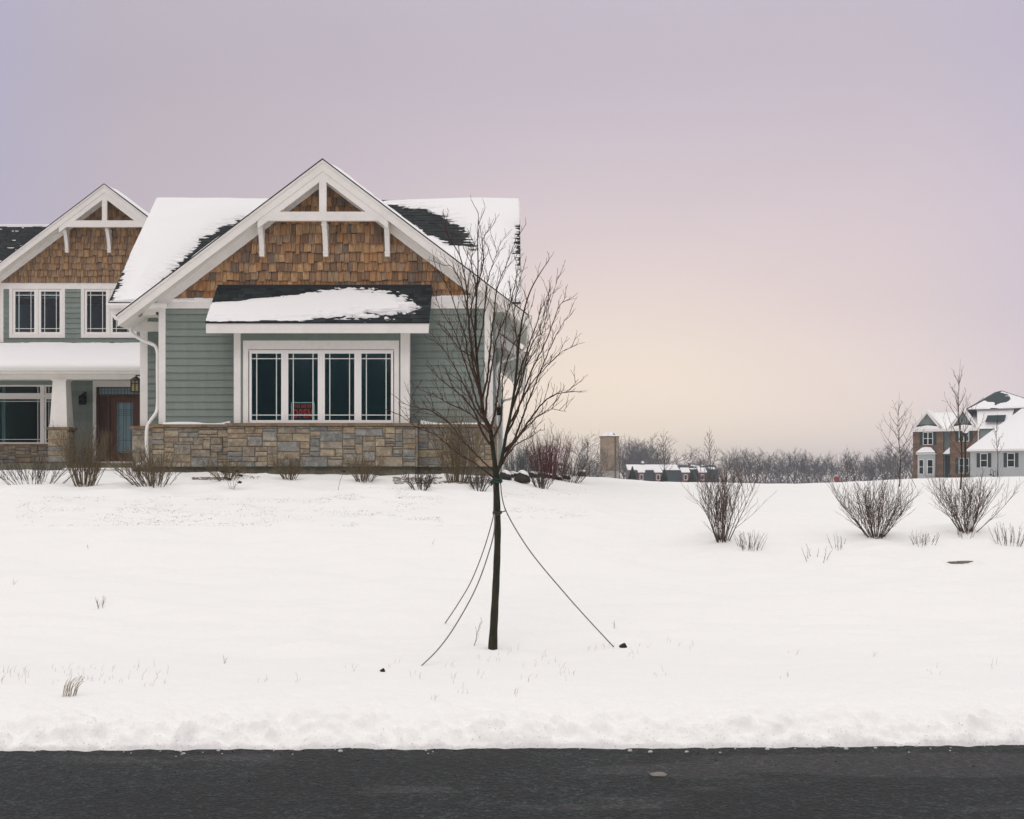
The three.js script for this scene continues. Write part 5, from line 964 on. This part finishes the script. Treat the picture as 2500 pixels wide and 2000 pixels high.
// guy lines of the wide young tree
for (const [a, b, label] of [[[2197, 1110], [2236, 1190], 'thin stake line right of the wide young tree'], [[2196, 1112], [2160, 1190], 'thin stake line left of the wide young tree'], [[2345, 1116], [2300, 1186], 'thin stake line left of the tallest young tree']]) { const e = ground_at(...b), d0 = -ground_at(2196, 1188).z; single('stake_line', tubeOf([at(a[0], a[1], d0), e], 0.008, 6, 5), M.rope, label, 'guy line'); }
// small spruces by the barn
function spruce(px, py, top, d, seed, label) {
  const b = at(px, py, d); b.y = Math.min(b.y, H(b.x, d) + 3); const h = ay(top, d) - b.y, r = rngOf(seed), C = new Tubes(), T = new Tubes(), o = thing('spruce', label, 'tree', [b.x, b.y, b.z], 'young spruces in front of the barn');
  T.add([V3(0, -2.5, 0), V3(0, h * 0.95, 0)], [0.12, 0.03], 5);
  for (let k = 0; k < 900; k++) { const f = Math.pow(r(), 0.75), a = r() * 6.283, R = h * 0.36 * (1 - f) * (0.65 + 0.5 * r()) + 0.05, p = V3(0, f * h, 0), q = V3(Math.cos(a) * R * 0.6, f * h + R * 0.06, Math.sin(a) * R * 0.6), e = V3(Math.cos(a) * R, f * h - R * 0.12, Math.sin(a) * R); C.add([p, q, e], [0.02, 0.1, 0.03], 3); }
  part(o, 'trunk', T.geo().translate(b.x, b.y, b.z), M.bark); part(o, 'crown', C.geo().translate(b.x, b.y, b.z), M.needles);
}
spruce(1544, 1179, 1140, 150, 81, 'small spruce at the left end of the barn'); spruce(1622, 1179, 1146, 150, 82, 'small spruce under the fine tree before the barn'); spruce(1689, 1180, 1150, 150, 83, 'small spruce between the two right barn dormers');
console.log('distance trees');

// ---------------------------------------------------------------- silo, barn, distant house
{
  const d = 262, x = ax(1488, d), rad = 23 / FOCAL * d, y0 = H(x, d) - 0.5, yt = ay(1067, d), ym = ay(1150, d);
  const o = thing('silo', 'tan concrete silo with a snowy cone roof beside the barn', 'silo', [x, y0, -d]), P = (n, g, m) => { const k = shade(new THREE.Mesh(g.translate(0, -y0, 0), m)); k.name = n; o.add(k); return k; };
  P('silo_wall', new THREE.CylinderGeometry(rad, rad, yt - ym, 40, 1, true).translate(0, (yt + ym) / 2, 0), M.silo);
  P('silo_base', new THREE.CylinderGeometry(rad * 1.0, rad * 1.0, ym - y0, 40, 1, true).translate(0, (y0 + ym) / 2, 0), M.siloBase);
  const hoops = []; for (let y = ym; y < yt; y += 0.55) hoops.push(new THREE.TorusGeometry(rad + 0.01, 0.022, 4, 40).rotateX(Math.PI / 2).translate(0, y, 0));
  P('silo_hoops', join(hoops), M.silo);
  P('silo_rim', new THREE.CylinderGeometry(rad + 0.14, rad + 0.14, 0.28, 40).translate(0, yt, 0), std(0x6d5a42, 0.9));
  P('roof_snow', new THREE.CylinderGeometry(0.12, rad + 0.12, ay(1055, d) - yt, 32, 4).translate(0, (ay(1055, d) + yt) / 2 + 0.14, 0), M.roofSnow);
  const lad = [new THREE.BoxGeometry(0.36, yt - y0 + 0.3, 0.18).translate(rad * 0.55, (yt + y0) / 2, rad * 0.86)]; for (let y = y0; y < yt; y += 0.4) lad.push(new THREE.BoxGeometry(0.42, 0.06, 0.2).translate(rad * 0.55, y, rad * 0.9));
  P('chute_ladder', join(lad), std(0x4f5140, 0.9)); P('roof_hatch', new THREE.BoxGeometry(0.5, 0.3, 0.3).rotateZ(-0.5).translate(rad * 0.42, yt + 0.55, rad * 0.55), M.black);
}
{
  const d = 275, dk = 280, X = (p) => ax(p, d), y = (p) => ay(p, d), x0 = X(1510), x1 = X(1755), o = thing('barn', 'long low barn with dark lower roof, red dormers and snowy top', 'barn', [(x0 + x1) / 2, -0.6, -d]);
  const yr = y(1135), yk = y(1148), yb = -0.8;
  part(o, 'lower_roof', prismX([[d + 0.3, yk], [d - 0.9, yb], [d + 9, yb], [d + 8.4, yk]], x0 + 3.4, x1), M.darkroof);
  part(o, 'upper_roof', prismX([[d + 0.1, yk], [d + 4.3, yr], [d + 8.6, yk]], x0 + 2.2, x1), M.darkroof);
  part(o, 'end_wall', join([prismX([[d + 0.5, yk], [d + 4.3, yr - 0.3], [d + 8, yk], [d + 8.6, yb], [d - 0.4, yb]], x0 + 2.6, x0 + 3.3), prismX([[d + 0.5, yk], [d + 4.3, yr - 0.3], [d + 8, yk], [d + 8.6, yb], [d - 0.4, yb]], x1 - 0.3, x1 - 0.02)]), std(0x6a5a50, 0.9));
  const sn = snowSheet(V3(x0 + 2.2, yk + 0.02, -(d + 0.1)), V3(1, 0, 0), V3(0, (yr - yk) / Math.hypot(yr - yk, 4.2), -4.2 / Math.hypot(yr - yk, 4.2)), V3(0, 0.95, 0.3), x1 - x0 - 2.2, Math.hypot(yr - yk, 4.2), 200, 40, (a, b) => { const t = a / (x1 - x0); return Math.min(0.16, (0.62 - fbm(a * 0.45 + 2, b * 0.9, 3) - 0.3 * sstep(0.45, 0.6, t) + 0.26 * (1 - sstep(0.42, 0.55, t)) + 0.18 * sstep(0.9, 1, t)) * 0.9); });
  part(o, 'roof_snow', sn, M.roofSnow);
  for (const [a, b] of [[1557, 1573], [1597, 1615], [1663, 1682], [1704, 1723]]) {
    const f = part(o, 'dormer', join([box(X(a + 1), X(b - 1), yb, y(1153), d - 1.0, d + 1), ]), M.redwood);
    part(f, 'dormer_snow', prismX([[d - 1.25, y(1154)], [d + 1.2, y(1143)], [d + 1.2, y(1141.5)], [d - 1.25, y(1151.8)]], X(a - 1), X(b + 1)), M.roofSnow);
    const c = (a + b) / 2; part(f, 'dormer_window', join([box(X(c - 4.2), X(c + 4.2), y(1172.5), y(1171.4), d - 1.06, d - 1), box(X(c - 4.2), X(c + 4.2), y(1160), y(1158.8), d - 1.06, d - 1), box(X(c - 4.2), X(c - 3.2), y(1171.4), y(1160), d - 1.06, d - 1), box(X(c + 3.2), X(c + 4.2), y(1171.4), y(1160), d - 1.06, d - 1)]), M.vinyl); part(f, 'pane', box(X(c - 3.2), X(c + 3.2), y(1171.4), y(1160), d - 1.03, d - 0.99), M.darkPane);
  }
  for (const c of [1574, 1690]) { const k = part(o, 'cupola', box(X(c - 3), X(c + 3), yr - 0.4, y(1129.5), d + 3.9, d + 4.7), M.redwood); part(k, 'cupola_snow', prismZ([[X(c - 4.4), y(1129.5)], [X(c + 4.4), y(1129.5)], [X(c), y(1124.5)]], d + 3.7, d + 4.9), M.roofSnow); part(k, 'louvre', box(X(c - 1.7), X(c + 1.7), y(1133.5), y(1130.3), d + 3.86, d + 3.899), M.palesiding); }
}
{ // stone pillar with a light cap left of the silo
  const d = 75, x = ax(1422, d), o = thing('stone_pillar', 'low stone pillar with a pale cap and finial near the bed', 'pillar', [x, 0.6, -d]), y = (p) => ay(p, d);
  part(o, 'shaft', box(x - 0.23, x + 0.23, 0.2, y(1153), d, d + 0.46), M.rock); part(o, 'cap_stone', box(x - 0.28, x + 0.28, y(1153), y(1151), d - 0.05, d + 0.51), std(0xa08a66, 0.9)); part(o, 'finial', new THREE.SphereGeometry(0.07, 10, 8).scale(1, 1.6, 1).translate(x - 0.02, y(1147.5), -d - 0.2), M.black); part(o, 'snow_cap', new THREE.SphereGeometry(0.22, 14, 8, 0, 6.283, 0, 1.57).scale(1, 0.5, 1).translate(x + 0.02, y(1151), -d - 0.2), M.roofSnow);
}
{ // stop sign with a street sign above it
  const d = 150, x = ax(2042, d), y = (p) => ay(p, d), o = thing('stop_sign', 'distant red stop sign with white street name plate above', 'sign', [x, 0.4, -d]);
  part(o, 'post', box(x - 0.04, x + 0.04, -1, y(1160), d, d + 0.06), M.weed); part(o, 'red_plate', new THREE.CylinderGeometry(0.38, 0.38, 0.03, 8).rotateX(Math.PI / 2).rotateZ(Math.PI / 8).translate(x, y(1170), -d + 0.03), std(0x8a3236, 0.7)); part(o, 'street_plate', box(x - 0.3, x + 0.3, y(1164.5), y(1159.5), d - 0.02, d), std(0xb8b2b0, 0.6));
  const p = at(1975, 1168, 150); single('field_post', box(p.x - 0.06, p.x + 0.06, -0.6, p.y, 150, 150.12), M.weed, 'lone pale post in front of the wood line', 'post');
}
{ // street lamp with a frosted globe
  const d = 70, x = ax(2357, d), y = (p) => ay(p, d), o = thing('street_lamp', 'black street lamp post with a white acorn globe', 'street lamp', [x, 0.6, -d]);
  part(o, 'post', new THREE.LatheGeometry([[0.16, 0.4], [0.16, 0.9], [0.09, 1.1], [0.07, 1.6], [0.065, y(1068)], [0.11, y(1064)], [0.11, y(1058)]].map((p) => new THREE.Vector2(...p)), 12).translate(x, 0, -d), M.black);
  part(o, 'globe', new THREE.LatheGeometry([[0.1, y(1058)], [0.19, y(1053)], [0.2, y(1048)], [0.14, y(1042)], [0.05, y(1038)], [0, y(1037)]].map((p) => new THREE.Vector2(...p)), 16).translate(x, 0, -d), M.globe); part(o, 'finial', new THREE.ConeGeometry(0.03, 0.16, 8).translate(x, y(1035.5), -d), M.black);
}
{ // two bird feeders on hooked poles
  const d = 58; for (const [px, top, low] of [[2421, 1146, 1160], [2428, 1150, 1164]]) { const x = ax(px, d), y = (p) => ay(p, d), o = thing('bird_feeder', px < 2425 ? 'hanging bowl feeder on a hooked pole, left one by the garage' : 'hanging bowl feeder on a hooked pole, right one by the garage', 'bird feeder', [x, 1, -d]); part(o, 'hook', tubeOf([V3(x + 0.06, 0.8, -d), V3(x + 0.06, y(top + 2), -d), V3(x + 0.02, y(top), -d), V3(x - 0.04, y(top + 2), -d), V3(x - 0.04, y(low - 2), -d)], 0.012, 24, 5), M.black); part(o, 'bowl', new THREE.SphereGeometry(0.075, 12, 6, 0, 6.283, 1.57, 1.2).translate(x - 0.04, y(low - 2), -d), M.black); }
}
{ // brick house with a pale garage, turned away to the right
  const o = new THREE.Group(); o.name = 'brick_house'; o.userData = { label: 'two-storey brick house with snowy hip roof and pale garage wing at right', category: 'house' }; scene.add(o);
  const dl = 134; o.position.set(ax(2229, dl), 0, -dl); o.rotation.y = -0.5;
  const S = 0.0446;                                    // metres along the front for one pixel
  const U = (p) => (p - 2229) * S, Y = (p, k = 131) => EYE + (1180 - p) / FOCAL * k;
  const add = (parent, name, g, m) => { const k = shade(new THREE.Mesh(Array.isArray(g) ? join(g) : g, m)); k.name = name; parent.add(k); return k; };
  const B = (u0, u1, y0, y1, w0, w1) => { const g = box(u0, u1, y0, y1, 0, 1); g.scale(1, 1, w1 - w0); g.translate(0, 0, w1 + 0); return g; };   // w is depth towards the viewer
  const y0 = -0.6, ye = Y(1050);
  add(o, 'brick_wall', B(U(2229), U(2304), y0, ye, -7, 0), M.brick); add(o, 'brick_wall', B(U(2321), U(2389), y0, ye, -7, 0), M.brick);
  add(o, 'recessed_wall', B(U(2304), U(2321), y0, ye, -7, -0.7), M.teal);
  const win = (u0, u1, p0, p1, w, shutters, pairs) => {
    const f = add(o, 'window', [B(u0, u0 + 0.07, Y(p1), Y(p0), w, w + 0.05), B(u1 - 0.07, u1, Y(p1), Y(p0), w, w + 0.05), B(u0 + 0.07, u1 - 0.07, Y(p1), Y(p1) + 0.07, w, w + 0.05), B(u0 + 0.07, u1 - 0.07, Y(p0) - 0.07, Y(p0), w, w + 0.05), B(u0 + 0.07, u1 - 0.07, (Y(p0) + Y(p1)) / 2 - 0.03, (Y(p0) + Y(p1)) / 2 + 0.03, w, w + 0.04), ...(pairs ? [B((u0 + u1) / 2 - 0.05, (u0 + u1) / 2 + 0.05, Y(p1) + 0.07, Y(p0) - 0.07, w, w + 0.045)] : [])], M.muntin);
    add(f, 'pane', B(u0 + 0.07, u1 - 0.07, Y(p1) + 0.07, Y(p0) - 0.07, w, w + 0.015), M.darkPane);
    if (shutters) for (const [a, b] of [[u0 - 0.36, u0 - 0.02], [u1 + 0.02, u1 + 0.36]]) add(f, 'shutter', B(a, b, Y(p1), Y(p0), w + 0.002, w + 0.05), M.shutter);
  };
  win(U(2254), U(2279), 1053, 1085, 0, true, true); win(U(2342), U(2367), 1048, 1078, 0, true, true); win(U(2342), U(2367), 1118, 1156, 0, true, true);
  // ground floor bay
  add(o, 'bay', B(U(2243), U(2286), y0, Y(1107), 0, 0.7), M.palesiding); win(U(2246), U(2259), 1121, 1158, 0.7); win(U(2267), U(2282), 1121, 1158, 0.7);
  const br = add(o, 'bay_roof', new THREE.BufferGeometry().setFromPoints([[U(2238), Y(1106), 0.85], [U(2289), Y(1106), 0.85], [U(2276), Y(1090), 0], [U(2252), Y(1090), 0], [U(2238), Y(1106), 0], [U(2289), Y(1106), 0]].map((p) => V3(...p))), M.darkroof); br.geometry.setIndex([0, 1, 2, 0, 2, 3, 0, 3, 4, 1, 5, 2, 0, 4, 5, 0, 5, 1]); br.geometry.computeVertexNormals();
  const bs = add(br, 'bay_snow', new THREE.BufferGeometry().setFromPoints([[U(2239), Y(1106) + 0.08, 0.9], [U(2288), Y(1106) + 0.08, 0.9], [U(2275), Y(1093.5) + 0.1, 0.3], [U(2262), Y(1092.5) + 0.12, 0.25], [U(2252), Y(1094) + 0.1, 0.3]].map((p) => V3(...p))), M.roofSnow); bs.geometry.setIndex([0, 1, 2, 0, 2, 3, 0, 3, 4]); bs.geometry.computeVertexNormals();
  add(o, 'bay_fascia', B(U(2239), U(2288), Y(1108.5), Y(1106), 0.0, 0.86), M.white);
  // entry
  add(o, 'entry_roof', B(U(2304.5), U(2320.8), Y(1108), Y(1106), -0.69, 0.3), M.white); add(o, 'entry_snow', prismZ([[U(2305), Y(1106)], [U(2320.5), Y(1106)], [U(2320.5), Y(1092)], [U(2313), Y(1098)]], -0.25, 0.6), M.roofSnow); add(o, 'entry_door', B(U(2307), U(2320), y0, Y(1111), -0.69, -0.62), M.shutter);
  // eaves and roofs
  add(o, 'eave', [B(U(2226), U(2392), ye - 0.1, ye + 0.18, -7.3, 0.5)], M.white);
  const pent = (a, b) => add(o, 'pent_snow', prismZ([[U(a), ye + 0.18], [U(b), ye + 0.18], [U(b - 8), ye + 0.45], [U((a + b) / 2), ye + 0.62], [U(a + 8), ye + 0.42]], -0.5, -0.02), M.roofSnow);
  pent(2227, 2306); pent(2320, 2392);
  const poly = (name, pts, tri, m) => { const k = add(o, name, new THREE.BufferGeometry().setFromPoints(pts.map((p) => V3(...p))), m); k.geometry.setIndex(tri); k.geometry.computeVertexNormals(); return k; };
  const gable = (a, b, top) => {
    const c = (U(a) + U(b)) / 2, yt = Y(top), yb = ye + 0.2; add(o, 'gable_wall', prismZ([[U(a) + 0.2, yb], [U(b) - 0.2, yb], [c, yt - 0.25]], 0.1, 0.3), M.teal);
    add(o, 'gable_trim', [prismZ([[U(a), yb], [U(a) + 0.28, yb], [c, yt - 0.28], [c, yt]], -0.5, 0.1), prismZ([[U(b), yb], [c, yt], [c, yt - 0.28], [U(b) - 0.28, yb]], -0.5, 0.1)], M.white);
    add(o, 'gable_roof', [prismZ([[U(a) - 0.1, yb], [c, yt], [c, yt + 0.14], [U(a) - 0.1, yb + 0.14]], -0.45, 4), prismZ([[U(b) + 0.1, yb], [U(b) + 0.1, yb + 0.2], [c, yt + 0.2], [c, yt]], -0.45, 4)], M.roofSnow);
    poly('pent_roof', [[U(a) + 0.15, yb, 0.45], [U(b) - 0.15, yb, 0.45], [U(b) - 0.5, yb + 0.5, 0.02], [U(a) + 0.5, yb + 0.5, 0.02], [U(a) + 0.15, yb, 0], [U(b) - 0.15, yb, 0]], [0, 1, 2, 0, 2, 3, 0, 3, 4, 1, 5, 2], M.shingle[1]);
  };
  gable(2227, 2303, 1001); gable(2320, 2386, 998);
  const yt1 = Y(1001), yt2 = Y(958, 138);
  poly('main_roof', [[U(2226), ye + 0.15, 0.4], [U(2392), ye + 0.15, 0.4], [U(2386), yt1, -3.5], [U(2258), yt1, -3.5], [U(2226), ye + 0.15, -7.4], [U(2392), ye + 0.15, -7.4]], [0, 1, 2, 0, 2, 3, 0, 3, 4, 1, 5, 2, 4, 3, 2, 4, 2, 5], M.roofSnow);
  const hip = poly('hip_roof', [[U(2352), Y(998), -1.5], [U(2560), Y(998), -1.5], [U(2430), yt2, -6.5], [U(2412), yt2 - 0.1, -7.2], [U(2352), Y(998), -12], [U(2560), Y(998), -12]], [0, 1, 2, 0, 2, 3, 0, 3, 4, 1, 5, 2, 4, 3, 2, 4, 2, 5], M.darkroof);
  const P0 = V3(U(2352), Y(998), -1.5), P1 = V3(U(2560), Y(998), -1.5), P2 = V3(U(2430), yt2, -6.5), u = P1.clone().sub(P0).normalize(), nn = u.clone().cross(P2.clone().sub(P0)).normalize(), vv = nn.clone().cross(u);
  const PL = P2.clone().sub(P0), hx = PL.dot(u), hy = PL.dot(vv), wide = P1.clone().sub(P0).length();
  add(hip, 'hip_snow', snowSheet(P0.clone().addScaledVector(nn, 0.02), u, vv, nn, wide, hy, 120, 70, (a, b) => { const l = hx * b / hy + 0.3, rr = wide - (wide - hx) * b / hy - 0.3, s = fbm(a * 0.7, b * 1.6, 3); return Math.min(0.12, Math.min(a - l, rr - a) * 0.3, (Math.abs(a - hx + 0.3) - 0.3 - 0.34 * (hy - b) * sstep(0.2, 0.5, b / hy) + 1.4 * (s - 0.45)) * 0.15); }), M.roofSnow);
  add(o, 'hip_wall', B(U(2389), U(2560), y0, Y(998), -10, -2.2), M.teal);
  poly('lower_roof', [[U(2388), ye + 0.1, 0.2], [U(2460), ye + 0.1, 0.2], [U(2470), Y(998) + 0.05, -2.0], [U(2380), Y(998) + 0.05, -2.0]], [0, 1, 2, 0, 2, 3], M.roofSnow); add(o, 'bare_patch', (() => { const g = new THREE.BufferGeometry().setFromPoints([[U(2405), Y(1032), 0.02], [U(2450), Y(1032), 0.02], [U(2452), Y(1014), -1.1], [U(2408), Y(1014), -1.1]].map((p) => V3(...p))); g.setIndex([0, 1, 2, 0, 2, 3]); g.computeVertexNormals(); return g; })(), M.darkroof);
  add(o, 'siding_wall', B(U(2390), U(2470), y0, ye + 0.05, -2.1, -0.2), M.teal); add(o, 'downspout', B(U(2388), U(2390), Y(1085), ye, -0.02, 0.12), M.vinyl);
  // garage wing standing forward
  const gw = 5.4, yg = Y(1101, 126);
  add(o, 'garage_wall', B(U(2384), U(2580), y0, yg, -1, gw), M.palesiding); add(o, 'garage_eave', B(U(2377), U(2590), yg - 0.05, yg + 0.15, -1.2, gw + 0.5), M.white);
  poly('garage_roof', [[U(2377), yg + 0.15, gw + 0.5], [U(2590), yg + 0.15, gw + 0.5], [U(2590), Y(1000), -1], [U(2488), Y(1000), -1], [U(2377), yg + 0.15, -1.2]], [0, 1, 2, 0, 2, 3, 0, 3, 4], M.roofSnow);
  for (const [a, b] of [[2407, 2424], [2468, 2485]]) win(U(a), U(b), 1110, 1143, gw, true, false);
}
{ // tree belt across the road, behind the viewer, that the front windows mirror
  const r = rngOf(1300), N = 46, belt = new THREE.InstancedMesh(kinds[1].crown, M.farBark, N), m = new THREE.Matrix4();
  for (let k = 0; k < N; k++) { const h = 12 + r() * 6; m.makeScale(h * 1.1, h, h * 1.1).setPosition(-70 + k * 2.6 + r() * 2, 0, 62 + r() * 14); belt.setMatrixAt(k, m); }
  belt.name = 'tree_belt'; belt.userData = { kind: 'stuff', label: 'belt of bare trees across the road behind the viewer', category: 'trees' }; shade(belt); scene.add(belt);
}
console.log('distance done');
renderer.render(scene, camera);
